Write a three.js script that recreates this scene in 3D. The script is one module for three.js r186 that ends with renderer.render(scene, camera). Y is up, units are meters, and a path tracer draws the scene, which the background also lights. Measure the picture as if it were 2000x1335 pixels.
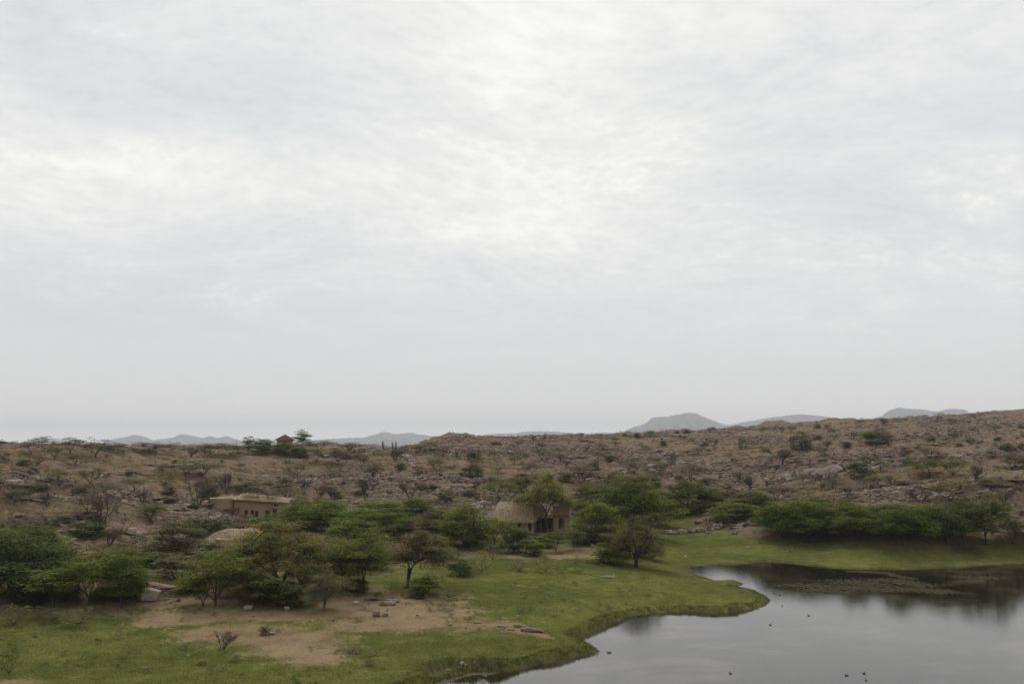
import * as THREE from 'three';
import { mergeGeometries, mergeVertices, toCreasedNormals } from 'three/addons/utils/BufferGeometryUtils.js';
import { ConvexGeometry } from 'three/addons/geometries/ConvexGeometry.js';
import { createNoise2D, createNoise3D } from 'simplex-noise';

// ------------------------------------------------------------------ random numbers and noise
const mulberry = (a) => () => { a = (a + 0x6d2b79f5) | 0; let t = Math.imul(a ^ (a >>> 15), 1 | a); t = (t + Math.imul(t ^ (t >>> 7), 61 | t)) ^ t; return ((t ^ (t >>> 14)) >>> 0) / 4294967296; };
const n2 = createNoise2D(mulberry(11)), n2b = createNoise2D(mulberry(29)), n3 = createNoise3D(mulberry(57));
const clamp = (x, a = 0, b = 1) => Math.min(b, Math.max(a, x));
const smooth = (a, b, x) => { const t = clamp((x - a) / (b - a)); return t * t * (3 - 2 * t); };
const lerp = (a, b, t) => a + (b - a) * t;
const fbm = (x, y, oct = 4, gain = 0.5) => { let s = 0, a = 1, n = 0; for (let i = 0; i < oct; i++) { s += a * n2(x, y); n += a; a *= gain; x = x * 2.03 + 17.1; y = y * 2.03 - 9.7; } return s / n; };
const lin = (r, g, b) => [r, g, b].map((c) => { c /= 255; return c <= 0.04045 ? c / 12.92 : ((c + 0.055) / 1.055) ** 2.4; });
const mix3 = (a, b, t) => [lerp(a[0], b[0], t), lerp(a[1], b[1], t), lerp(a[2], b[2], t)];

// ------------------------------------------------------------------ camera
const scene = new THREE.Scene();
const EYE = 20, FOCAL = 1949, PITCH = Math.atan(202.5 / FOCAL);
const camera = new THREE.PerspectiveCamera(2 * Math.atan(667.5 / FOCAL) * 180 / Math.PI, 2000 / 1335, 0.5, 60000);
camera.position.set(0, EYE, 0);
camera.rotation.x = PITCH;
scene.add(camera);
const renderer = new THREE.WebGLRenderer({ antialias: true });
renderer.toneMapping = THREE.LinearToneMapping;
renderer.toneMappingExposure = 1.0;
renderer.shadowMap.enabled = true;

// a measured direction of the photograph -> a direction in the place
const CP = Math.cos(PITCH), SP = Math.sin(PITCH);
const ray = (px, py) => { const x = (px - 1000) / FOCAL, y = (667.5 - py) / FOCAL; return [x, y * CP + SP, y * SP - CP]; };
const onPlane = (px, py, h) => { const d = ray(px, py), t = (h - EYE) / d[1]; return [d[0] * t, d[2] * t]; };
const atRange = (px, py, r) => { const d = ray(px, py), t = r / Math.hypot(d[0], d[2]); return [d[0] * t, EYE + d[1] * t, d[2] * t]; };
const pixelOf = (x, y, z) => { const Y = y - EYE, yc = Y * CP + z * SP, zc = -Y * SP + z * CP; return [1000 + FOCAL * x / -zc, 667.5 - FOCAL * yc / -zc]; };

// ------------------------------------------------------------------ overcast sky and a weak, broad sun
const SKY_W = 4096, SKY_H = 2048;
{
  const data = new Float32Array(SKY_W * SKY_H * 4);
  const blobs = [[1000, 80, 200, 90, 0.075], [980, 100, 60, 40, 0.06], [1250, 40, 260, 60, 0.03], [330, 320, 260, 50, 0.075], [120, 400, 260, 90, 0.05], [230, 290, 60, 30, 0.03], [1040, 430, 150, 70, 0.07], [880, 350, 160, 60, 0.04], [1180, 240, 140, 110, 0.03], [160, 145, 60, 30, 0.03],
    [560, 190, 240, 90, -0.075], [60, 70, 130, 120, -0.10], [330, 240, 130, 50, -0.03], [520, 460, 170, 45, -0.035], [1600, 330, 220, 90, -0.055], [1780, 430, 260, 70, -0.05], [300, 590, 420, 80, -0.07], [1950, 200, 100, 130, -0.03], [1270, 120, 60, 40, -0.03], [1340, 180, 130, 40, -0.03], [100, 560, 200, 60, -0.05]].map(([px, py, sx, sy, a]) => {
    const d = ray(px, py);
    return [Math.atan2(d[0], -d[2]), Math.atan2(d[1], Math.hypot(d[0], d[2])), sx / FOCAL, sy / FOCAL, a];
  });
  const n = mulberry(5), rot = 0.5, cr = Math.cos(rot), sr = Math.sin(rot);
  for (let row = 0; row < SKY_H; row++) {
    const el = ((row + 0.5) / SKY_H - 0.5) * Math.PI;
    for (let col = 0; col < SKY_W; col++) {
      const o = (row * SKY_W + col) * 4;
      if (el < -0.03) { data[o] = 0.20; data[o + 1] = 0.19; data[o + 2] = 0.17; data[o + 3] = 1; continue; }
      const lon = ((col + 0.5) / SKY_W - 0.5) * 2 * Math.PI, x = Math.cos(lon) * Math.cos(el), z = Math.sin(lon) * Math.cos(el), y = Math.max(0, Math.sin(el));
      const k = 1 / (y + 0.16), u0 = x * k, v0 = z * k, u = u0 * cr - v0 * sr, v = u0 * sr + v0 * cr;
      const wu = u + 0.12 * n2(u * 0.7 + 3, v * 0.7), wv = v + 0.12 * n2(u * 0.7, v * 0.7 + 40);
      const big = fbm(wu * 0.55 + 7, wv * 0.9, 3), mid = fbm(wu * 2.0, wv * 2.5 + 11, 4, 0.55), fine = fbm(wu * 7 + 5, wv * 8, 4, 0.6);
      const az = Math.atan2(x, -z);
      let b = 0;
      for (const [ba, be, sa, se, a] of blobs) { const p = (az - ba) / sa + 0.35 * mid, q = (el - be) / se + 0.35 * big; if (p * p + q * q < 14) b += a * Math.exp(-0.5 * (p * p + q * q)); }
      const rise = smooth(0.0, 0.10, el), up = smooth(0.03, 0.22, el), clouds = smooth(0.05, 0.22, el);
      let L = 0.64 + 0.08 * rise + 0.135 * up + 0.02 * smooth(0.4, 1.2, el) + 0.62 * Math.exp(-Math.max(0, el) / 0.034);
      const breaks = smooth(0.05, 0.6, big * 0.7 + mid * 0.6), fleck = fbm(wu * 14 + 0.8 * mid, wv * 14 + 0.8 * big, 4, 0.62), wisp = Math.max(0, fleck) * Math.max(0, fleck);
      L += clouds * (0.035 * big + 0.055 * mid + 0.02 * breaks + 0.045 * fine * (0.6 + breaks) + 0.24 * wisp * (0.2 + breaks) - 0.03 * smooth(0.0, 0.6, -fleck)) + up * 0.012 * fine + (0.35 + 0.65 * clouds) * b * (1.0 + 0.5 * fine);
      L = Math.min(L, lerp(0.985, 1.25, Math.exp(-Math.max(0, el) / 0.04)));
      const white = smooth(0.7, 0.92, L), low = 1 - smooth(0.02, 0.14, el);
      data[o] = L * (0.987 + 0.02 * white + 0.014 * low); data[o + 1] = L * 1.004; data[o + 2] = L * (1.022 - 0.03 * white - 0.024 * low); data[o + 3] = 1;
    }
  }
  const sky = new THREE.DataTexture(data, SKY_W, SKY_H, THREE.RGBAFormat, THREE.FloatType);
  sky.mapping = THREE.EquirectangularReflectionMapping; sky.magFilter = THREE.LinearFilter; sky.needsUpdate = true;
  scene.background = sky; scene.environment = sky;
}
const sun = new THREE.DirectionalLight(new THREE.Color(1.0, 0.95, 0.85), 1.4);
{
  const d = ray(1000, 90), a = Math.atan2(d[0], -d[2]) - 0.35, e = 0.95;
  sun.position.set(Math.sin(a) * Math.cos(e) * 400, Math.sin(e) * 400, -Math.cos(a) * Math.cos(e) * 400 - 200);
  sun.target.position.set(0, 0, -200);
  sun.castShadow = true; sun.shadow.radius = 28; sun.shadow.mapSize.set(4096, 4096);
  Object.assign(sun.shadow.camera, { left: -400, right: 400, top: 400, bottom: -400, near: 1, far: 1500 });
  scene.add(sun, sun.target);
}
scene.fog = new THREE.FogExp2(new THREE.Color(0.89, 0.925, 1.0), 0.000095);

// ------------------------------------------------------------------ names, labels, small geometry helpers
const used = new Map();
const numbered = (name) => { const k = used.get(name) ?? 0; used.set(name, k + 1); return k ? name + '_' + String(k).padStart(3, '0') : name; };
const shadows = (m) => { m.castShadow = true; m.receiveShadow = true; return m; };
function tag(o, label, category, group) { o.userData.label = label; if (category) o.userData.category = category; if (group) o.userData.group = group; return o; }
function thing(name, label, category, [x, y, z] = [0, 0, 0], turn = 0, group) {
  const o = new THREE.Group(); o.name = numbered(name); scene.add(o);
  o.position.set(x, y, z); o.rotation.y = turn;
  return tag(o, label, category, group);
}
function part(name, geometry, material, parent) { const m = shadows(new THREE.Mesh(Array.isArray(geometry) ? merge(geometry) : geometry, material)); m.name = name; parent.add(m); return m; }
function whole(name, geometry, material, label, category, group) { const m = part(name, geometry, material, scene); m.name = numbered(name); return tag(m, label, category, group); }
function structure(name, geometry, material) { const m = part(name, geometry, material, scene); m.name = numbered(name); m.userData.kind = 'structure'; return m; }
function stuff(name, geometry, material, label, category, parent = scene) { const m = part(name, geometry, material, parent); m.userData.kind = 'stuff'; if (parent === scene) tag(m, label, category); return m; }
const merge = (list) => { const flat = list.map((g) => { g = g.index ? g.toNonIndexed() : g; for (const k of Object.keys(g.attributes)) if (!['position', 'normal', 'uv'].includes(k)) g.deleteAttribute(k); if (!g.attributes.uv) g.setAttribute('uv', new THREE.BufferAttribute(new Float32Array(g.attributes.position.count * 2), 2)); return g; }); return mergeGeometries(flat); };
function box(x0, y0, z0, x1, y1, z1) { const g = new THREE.BoxGeometry(x1 - x0, y1 - y0, z1 - z0); g.translate((x0 + x1) / 2, (y0 + y1) / 2, (z0 + z1) / 2); return g; }
// uv in metres from the position, by the main axis of the face
function metreUv(g, scale = 1) {
  if (g.index) g = g.toNonIndexed();
  const p = g.attributes.position, uv = new Float32Array(p.count * 2), a = new THREE.Vector3(), b = new THREE.Vector3(), c = new THREE.Vector3();
  for (let i = 0; i < p.count; i += 3) {
    a.fromBufferAttribute(p, i); b.fromBufferAttribute(p, i + 1); c.fromBufferAttribute(p, i + 2);
    const n = b.clone().sub(a).cross(c.clone().sub(a)), ax = Math.abs(n.x), ay = Math.abs(n.y), az = Math.abs(n.z);
    [a, b, c].forEach((q, k) => { const [s, t] = ay >= ax && ay >= az ? [q.x, q.z] : ax >= az ? [q.z, q.y] : [q.x, q.y]; uv[(i + k) * 2] = s * scale; uv[(i + k) * 2 + 1] = t * scale; });
  }
  g.setAttribute('uv', new THREE.BufferAttribute(uv, 2));
  return g;
}
// a bent tube with its own radius at every point
function limb(points, radii, sides = 5, out) {
  const pos = out.pos, nor = out.nor, idx = out.idx, up = new THREE.Vector3(), u = new THREE.Vector3(), v = new THREE.Vector3(), t = new THREE.Vector3();
  const base = pos.length / 3;
  for (let i = 0; i < points.length; i++) {
    t.subVectors(points[Math.min(i + 1, points.length - 1)], points[Math.max(i - 1, 0)]).normalize();
    up.set(0, 1, 0); if (Math.abs(t.y) > 0.9) up.set(1, 0, 0);
    u.crossVectors(up, t).normalize(); v.crossVectors(t, u);
    for (let s = 0; s < sides; s++) {
      const a = s / sides * Math.PI * 2, c = Math.cos(a), d = Math.sin(a), nx = u.x * c + v.x * d, ny = u.y * c + v.y * d, nz = u.z * c + v.z * d, p = points[i], r = radii[i];
      pos.push(p.x + nx * r, p.y + ny * r, p.z + nz * r); nor.push(nx, ny, nz);
    }
  }
  for (let i = 0; i < points.length - 1; i++) for (let s = 0; s < sides; s++) {
    const a = base + i * sides + s, b = base + i * sides + (s + 1) % sides, c = a + sides, d = b + sides;
    idx.push(a, b, d, a, d, c);
  }
}
const bag = () => ({ pos: [], nor: [], col: [], uv: [], idx: [] });
function geo(b) {
  const g = new THREE.BufferGeometry();
  g.setAttribute('position', new THREE.Float32BufferAttribute(b.pos, 3));
  if (b.nor.length === b.pos.length) g.setAttribute('normal', new THREE.Float32BufferAttribute(b.nor, 3));
  if (b.col.length === b.pos.length) g.setAttribute('color', new THREE.Float32BufferAttribute(b.col, 3));
  if (b.uv.length) g.setAttribute('uv', new THREE.Float32BufferAttribute(b.uv, 2));
  if (b.idx.length) g.setIndex(b.idx);
  if (!g.attributes.normal) g.computeVertexNormals();
  return g;
}
// one tube along a spine, for birds: an elliptical section at every point
function spineBody(rows, sides = 10) {
  const b = bag();
  rows.forEach(([x, y, ry, rz], i) => {
    const [px, py] = rows[Math.max(0, i - 1)], [qx, qy] = rows[Math.min(rows.length - 1, i + 1)], l = Math.hypot(qx - px, qy - py) || 1, nx = -(qy - py) / l, ny = (qx - px) / l;
    for (let s = 0; s < sides; s++) { const a = s / sides * Math.PI * 2; b.pos.push(x + nx * Math.cos(a) * ry, y + ny * Math.cos(a) * ry, Math.sin(a) * rz); }
  });
  for (let i = 0; i < rows.length - 1; i++) for (let s = 0; s < sides; s++) { const a = i * sides + s, c = i * sides + (s + 1) % sides; b.idx.push(a, c, c + sides, a, c + sides, a + sides); }
  return geo(b);
}

// ------------------------------------------------------------------ textures that are only grain
function grain(size, seed, fn) {
  const data = new Uint8Array(size * size * 4), noise = createNoise3D(mulberry(seed));
  // tileable: noise on a torus
  const n4 = (u, v, f) => { const a = u * 2 * Math.PI, b = v * 2 * Math.PI; return (noise(Math.cos(a) * f + 3, Math.sin(a) * f, Math.cos(b) * f) + noise(Math.sin(b) * f + 9, Math.cos(a + 1) * f, Math.sin(a + b) * f)) * 0.6; };
  for (let y = 0; y < size; y++) for (let x = 0; x < size; x++) {
    const c = fn(x / size, y / size, n4), o = (y * size + x) * 4;
    for (let k = 0; k < 3; k++) data[o + k] = clamp(Math.round((Array.isArray(c) ? c[k] : c) * 255), 0, 255);
    data[o + 3] = 255;
  }
  const t = new THREE.DataTexture(data, size, size, THREE.RGBAFormat);
  t.wrapS = t.wrapT = THREE.RepeatWrapping; t.magFilter = THREE.LinearFilter; t.minFilter = THREE.LinearMipmapLinearFilter; t.needsUpdate = true;
  return t;
}
const rg = mulberry(77);
const groundGrain = grain(512, 3, (u, v, f) => { const a = f(u, v, 6) * 0.10 + f(u, v, 14) * 0.10 + (rg() - 0.5) * 0.22; return 0.84 + a; });
const rockGrain = grain(256, 8, (u, v, f) => { const a = f(u, v, 2) * 0.13 + f(u, v, 7) * 0.12 + (rg() - 0.5) * 0.16, stain = smooth(0.25, 0.5, f(u, v, 3)); return [0.80 + a - stain * 0.25, 0.79 + a - stain * 0.26, 0.78 + a - stain * 0.27]; });
const plasterGrain = grain(256, 12, (u, v, f) => 0.82 + f(u, v, 1.3) * 0.12 + f(u, v, 5) * 0.09 + (rg() - 0.5) * 0.08 - 0.22 * smooth(0.25, 0.6, f(u, v, 2.5)));
// ------------------------------------------------------------------ the land: heights from ranges read off the photograph
const L2 = (r) => Math.log(r) * 1.2;
const controls = [];   // [u, v, height]
const addC = (x, z, h) => controls.push([Math.atan2(x, -z) * 2.2, L2(Math.hypot(x, z)), h]);
for (const [px, py, h] of [[-300, 1335, 1.3], [0, 1335, 1.2], [250, 1335, 1.0], [500, 1335, 0.95], [750, 1335, 0.9], [-300, 1200, 1.7], [0, 1200, 1.6], [250, 1215, 1.5], [500, 1230, 1.5], [750, 1230, 1.35], [1000, 1235, 1.2], [0, 1165, 2.2], [-300, 1165, 2.2], [250, 1175, 2.3], [500, 1180, 2.2], [750, 1185, 1.9],
  [500, 1120, 2.9], [250, 1125, 3.2], [750, 1120, 2.2], [1000, 1150, 1.5], [1000, 1080, 2.1], [1200, 1150, 1.3], [1200, 1100, 1.6], [1350, 1075, 0.8], [1350, 1055, 1.2], [1350, 1037, 1.8], [1600, 1085, 0.8], [1600, 1062, 1.6], [2000, 1085, 0.8], [2000, 1062, 1.7], [2300, 1085, 0.8], [2300, 1062, 1.8], [1450, 1160, 0.9], [1400, 1180, 0.9], [1060, 1285, 0.9], [1150, 1195, 1.5], [1100, 1270, 1.0], [1350, 1150, 1.1]]) { const [x, z] = onPlane(px, py, h); addC(x, z, h); }
for (const [px, py, r] of [[-300, 1050, 170], [-300, 1000, 195], [-300, 950, 225], [-300, 900, 262], [-300, 876, 290], [0, 1050, 168], [0, 1000, 195], [0, 950, 225], [0, 900, 262], [0, 877, 292], [250, 1100, 140], [250, 1050, 165], [250, 1000, 200], [250, 950, 240], [250, 905, 288], [250, 881, 320], [440, 1085, 163], [400, 1030, 205], [500, 1060, 176], [478, 1009, 235], [560, 1009, 232], [480, 975, 258], [500, 945, 280], [500, 905, 325], [580, 881, 346], [660, 885, 350], [750, 1060, 178], [750, 1005, 225], [750, 950, 272], [750, 905, 318], [720, 881, 352], [1000, 1040, 203], [1060, 1038, 205], [1110, 1038, 205], [1000, 985, 235], [1000, 940, 275], [1000, 902, 322], [980, 872, 385], [890, 847, 400], [850, 853, 398], [935, 853, 405], [815, 872, 390], [1060, 852, 520], [1200, 1050, 192], [1200, 1010, 225], [1200, 970, 255], [1200, 930, 295], [1200, 900, 330], [1200, 872, 400], [1200, 851, 540], [1350, 1005, 243], [1350, 950, 287], [1350, 920, 316], [1350, 898, 346], [1350, 870, 420], [1350, 843, 620],
  [1600, 1000, 218], [1600, 950, 258], [1600, 902, 312], [1600, 870, 380], [1600, 842, 520], [1600, 823, 680], [2000, 1000, 208], [2000, 960, 232], [2000, 920, 268], [2000, 880, 332], [2000, 842, 450], [2000, 812, 620], [2000, 799, 720], [2300, 1000, 208], [2300, 950, 238], [2300, 910, 278], [2300, 870, 340], [2300, 830, 470], [2300, 800, 640], [2300, 788, 740], [1800, 1000, 212], [1800, 950, 245], [1800, 905, 295], [1800, 870, 365], [1800, 840, 490], [1800, 815, 680], [1450, 990, 240], [1450, 1015, 222]]) { const [x, y, z] = atRange(px, py, r); addC(x, z, y); }
for (const [px, r, h] of [[-300, 400, 18.5], [-300, 620, 12], [0, 400, 18.8], [0, 620, 13], [250, 420, 18], [250, 640, 13], [556, 395, 19.3], [556, 620, 12], [740, 460, 14], [740, 700, 12], [890, 520, 19], [890, 760, 14], [1060, 760, 22], [1200, 820, 22], [1350, 860, 24], [1600, 930, 29], [1800, 950, 33], [2000, 980, 38], [2300, 1000, 40]]) { const [x, , z] = atRange(px, 870, r); addC(x, z, h); }
const tps = (() => {
  const n = controls.length, N = n + 3, A = Array.from({ length: N }, () => new Float64Array(N + 1));
  const phi = (r2) => (r2 < 1e-12 ? 0 : 0.5 * r2 * Math.log(r2));
  controls.forEach(([u, v, h], i) => {
    controls.forEach(([s, t], j) => { A[i][j] = phi((u - s) ** 2 + (v - t) ** 2); });
    A[i][i] += 0.0006; A[i][n] = A[n][i] = 1; A[i][n + 1] = A[n + 1][i] = u; A[i][n + 2] = A[n + 2][i] = v; A[i][N] = h;
  });
  for (let c = 0; c < N; c++) {
    let p = c; for (let r = c + 1; r < N; r++) if (Math.abs(A[r][c]) > Math.abs(A[p][c])) p = r;
    [A[c], A[p]] = [A[p], A[c]];
    for (let r = c + 1; r < N; r++) { const f = A[r][c] / A[c][c]; if (f) for (let k = c; k <= N; k++) A[r][k] -= f * A[c][k]; }
  }
  const w = new Float64Array(N);
  for (let r = N - 1; r >= 0; r--) { let s = A[r][N]; for (let k = r + 1; k < N; k++) s -= A[r][k] * w[k]; w[r] = s / A[r][r]; }
  const cu = controls.map((c) => c[0]), cv = controls.map((c) => c[1]);
  return (u, v) => { let s = w[n] + w[n + 1] * u + w[n + 2] * v; for (let i = 0; i < n; i++) { const a = u - cu[i], b = v - cv[i]; s += w[i] * phi(a * a + b * b); } return s; };
})();

// the lake's shore, where its water line stands in the photograph
const shorePts = [[-200, 1900], [300, 1560], [600, 1440], [780, 1370], [865, 1335], [925, 1318], [939, 1317], [947, 1321], [962, 1317], [1000, 1311], [1050, 1299], [1100, 1289], [1150, 1278], [1172, 1273], [1157, 1261], [1131, 1248], [1150, 1239], [1175, 1227], [1200, 1217], [1225, 1208], [1248, 1200], [1300, 1196], [1350, 1195], [1397, 1198], [1425, 1196], [1462, 1191], [1492, 1183], [1507, 1172], [1495, 1163], [1475, 1153], [1440, 1146], [1454, 1140], [1432, 1132], [1400, 1134], [1385, 1129], [1360, 1121], [1350, 1107], [1375, 1105], [1412, 1103], [1450, 1102], [1495, 1097], [1550, 1101], [1600, 1107], [1650, 1111], [1725, 1112], [1787, 1112], [1837, 1109], [1887, 1108], [1925, 1104], [2000, 1101], [2200, 1098], [2600, 1100]].map(([a, b]) => onPlane(a, b, 0));
shorePts.push([260, -60], [200, -36], [60, -34], [-30, -40]);
const shore = new THREE.CatmullRomCurve3(shorePts.map(([x, z]) => new THREE.Vector3(x, 0, z)), true, 'catmullrom', 0.25).getPoints(320).slice(0, 320).map((p) => [p.x, p.z]);
function lakeDistance(x, z) {   // metres from the shore, positive on land
  if (x < -75 || z < -215) return 40;
  let best = 1e9, inside = false;
  for (let i = 0, j = shore.length - 1; i < shore.length; j = i++) {
    const ax = shore[j][0], az = shore[j][1], bx = shore[i][0], bz = shore[i][1], ex = bx - ax, ez = bz - az;
    const t = clamp(((x - ax) * ex + (z - az) * ez) / (ex * ex + ez * ez || 1)), dx = x - ax - t * ex, dz = z - az - t * ez;
    best = Math.min(best, dx * dx + dz * dz);
    if ((az > z) !== (bz > z) && x < (bx - ax) * (z - az) / (bz - az) + ax) inside = !inside;
  }
  return inside ? -Math.sqrt(best) : Math.sqrt(best);
}
const far = [];   // low hills beyond the first ridges
for (const [px, top, r, half, depth] of [[1300, 838.5, 1250, 110, 150], [1225, 845, 1200, 70, 120], [1520, 822.5, 1350, 90, 160], [1440, 833, 1300, 60, 140], [1640, 818, 1450, 100, 160], [1790, 812, 1500, 90, 150], [1840, 809, 1350, 60, 150], [1950, 801, 1300, 90, 160], [1080, 850, 1500, 120, 200], [30, 866, 900, 60, 100], [640, 868, 1500, 200, 200], [400, 871, 1200, 160, 150]]) { const [x, y, z] = atRange(px, top, r); far.push([x, z, y, half / FOCAL * r, depth]); }
const ledgeNoise = (x, z) => n2(x * 0.021, z * 0.034) + 0.5 * n2b(x * 0.07, z * 0.09);
const dip = (x) => (x > 25 ? (x - 25) * 0.085 : x < -60 ? (x + 60) * -0.03 : 0);
const carve = [];   // [x, z, half-length x, half-length z, depth]: the washed-out cut in the near bank
{ const a = onPlane(895, 1308, 0.7); carve.push([a[0], a[1], 3.4, 3.0, 0.85]); const b = onPlane(940, 1306, 0.6); carve.push([b[0], b[1], 1.3, 2.6, 0.8]); }
function heightFull(x, z) {
  const r = Math.hypot(x, z), az = Math.atan2(x, -z), a = Math.abs(az), u = clamp(az, -0.62, 0.62) * 2.2, v = L2(clamp(r, 60, 1080));
  let h = tps(u, v);
  const d = r < 330 ? lakeDistance(x, z) : 60;
  h = Math.max(h, 0.55);
  h = lerp(h, 1.4, smooth(-70, -50, z) * smooth(400, 200, r));
  h = lerp(h, 6, smooth(0.72, 1.6, a));
  const hill = smooth(3.0, 6.5, h) * (r < 1500 ? 1 : 0.6);
  if (r < 1000 && a < 0.9) {
    const rough = hill * smooth(1100, 500, r);
    h += rough * (0.75 * n2(x * 0.035, z * 0.045) + 0.35 * n2b(x * 0.11, z * 0.13) + 0.14 * n2(x * 0.4, z * 0.5));
    // ledges: the beds of rock stand out as low steps
    const s = x > 20 ? 1.8 : 1.3, q = (h - dip(x)) / s + 0.55 * ledgeNoise(x, z), f = q - Math.floor(q), step = smooth(0.5, 0.86, f) - f;
    h += rough * s * step * clamp(0.75 + 0.8 * n2b(x * 0.018 + 5, z * 0.026), 0, 1.15);
    h += (1 - hill) * (0.10 * n2(x * 0.09, z * 0.12) + 0.035 * n2b(x * 0.4, z * 0.5)) * smooth(0.4, 1.2, h);
  }
  if (r > 820) {
    let plain = 11 + 2.2 * n2(x * 0.0011, z * 0.0011) + 1.2 * n2b(x * 0.005, z * 0.005);
    for (const [fx, fz, fy, fw, fd] of far) { const p = (x - fx) / fw, q = (z - fz) / fd; const e = p * p + q * q; if (e < 9) plain = Math.max(plain, 9 + (fy - 9 + 3 * n2(x * 0.012, z * 0.012) + 2.4 * n2b(x * 0.04, z * 0.04)) * Math.exp(-0.9 * e)); }
    h = lerp(h, plain, smooth(820, 1080, r));
  }
  if (r > 6000) h = lerp(h, 4, smooth(6000, 9000, r));
  // banks
  const near = smooth(-150, -118, z) * smooth(75, 45, x), wob = 0.5 * n2(x * 0.5, z * 0.5) + 0.35 * n2b(x * 1.7, z * 1.7);
  if (d > -3 && d < 60) {
    const dd = d + wob * lerp(0.12, 0.3, near);
    const bank = lerp(0.16, 0.52 + 0.26 * n2(x * 0.12, z * 0.12) + 0.4 * Math.exp(-((x + 4) ** 2 + (z + 88) ** 2) / 60), near), wide = lerp(1.5, 1.15, near);
    if (dd > 0) { const low = bank * smooth(0, wide, dd) + 0.03 * Math.min(dd, 8) + 0.02; h = lerp(low, h, smooth(1, lerp(12, 7, near), dd)); }
    else h = Math.max(-1.6, -0.04 + dd * 0.16);
  } else if (d <= -3) h = Math.max(-1.6, d * 0.16);
  for (const [cx, cz, sx, sz, dep] of carve) { const p = (x - cx) / sx, q = (z - cz) / sz, e = Math.sqrt(p * p + q * q) + 0.22 * n2(x * 0.9, z * 0.9) + 0.1 * n2b(x * 2.3, z * 2.3); if (e < 1.3 && d > -0.2) h = Math.max(Math.min(h, 0.06 + 0.05 * d), h - dep * smooth(1.03, 0.95, e)); }
  h = lerp(h, 16, smooth(24, 12, Math.hypot(x, z - 6)));       // the rise on which the viewer stands
  return h;
}
// a lookup of the distance-to-shore for colour uses
const ground = (px, py) => {   // where the line of sight meets the land
  const d = ray(px, py), hz = Math.hypot(d[0], d[2]);
  let r = 62, was = 62;
  while (r < 1000) { const t = r / hz; if (EYE + d[1] * t < heightFull(d[0] * t, d[2] * t)) break; was = r; r *= 1.006; }
  let a = was, b = r;
  for (let i = 0; i < 12; i++) { const m = (a + b) / 2, t = m / hz; if (EYE + d[1] * t < heightFull(d[0] * t, d[2] * t)) b = m; else a = m; }
  const t = b / hz, x = d[0] * t, z = d[2] * t;
  return new THREE.Vector3(x, heightFull(x, z), z);
};
const perPixel = (p) => Math.hypot(p.x, p.z) / FOCAL;   // metres to one pixel of the photograph at a place

// where bare earth shows between the grass: capsules between two sighted points, with a half-width in metres
const capsule = ([a, b, c, d, w]) => { const [x0, z0] = onPlane(a, b, 1.6), [x1, z1] = onPlane(c, d, 1.6); return [x0, z0, x1, z1, w]; };
const dirtSpots = [[330, 1208, 640, 1200, 4.0], [430, 1232, 600, 1244, 4.2], [540, 1255, 620, 1272, 3.2], [640, 1200, 860, 1194, 4.6], [780, 1208, 960, 1216, 2.6], [960, 1218, 1060, 1229, 1.2], [690, 1218, 860, 1213, 3.0], [-60, 1178, 300, 1184, 6.0], [300, 1176, 780, 1172, 7.0], [-20, 1330, 30, 1328, 1.8], [820, 1190, 880, 1196, 2.4], [880, 1085, 1150, 1080, 4.0], [1000, 1092, 1150, 1090, 2.4], [1350, 1040, 1440, 1030, 1.2], [1430, 1030, 1480, 1022, 4], [1320, 1012, 1440, 1008, 3.0], [1450, 1043, 1475, 1042, 1.0]].map(capsule);
const redSpots = [[1510, 1053, 1960, 1055, 4.6], [1735, 1073, 1760, 1072, 0.9]].map(capsule);
const mudSpots = [[1352, 1100, 1375, 1096, 1.3], [1838, 1104, 1900, 1104, 1.0], [1130, 1250, 1172, 1270, 0.8]].map(capsule);
const near = (spots, x, z) => { let m = -9; for (const [x0, z0, x1, z1, w] of spots) { const ex = x1 - x0, ez = z1 - z0, t = clamp(((x - x0) * ex + (z - z0) * ez) / (ex * ex + ez * ez)), e = 1 - Math.hypot(x - x0 - t * ex, z - z0 - t * ez) / w; if (e > m) m = e; } return m; };
const rockiness = (x, z) => 0.62 * n2(x * 0.028 + 3, z * 0.05) + 0.4 * fbm(x * 0.25 + 9, z * 0.27, 2) + 0.75 * n2b(x * 0.009, z * 0.012);
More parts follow.
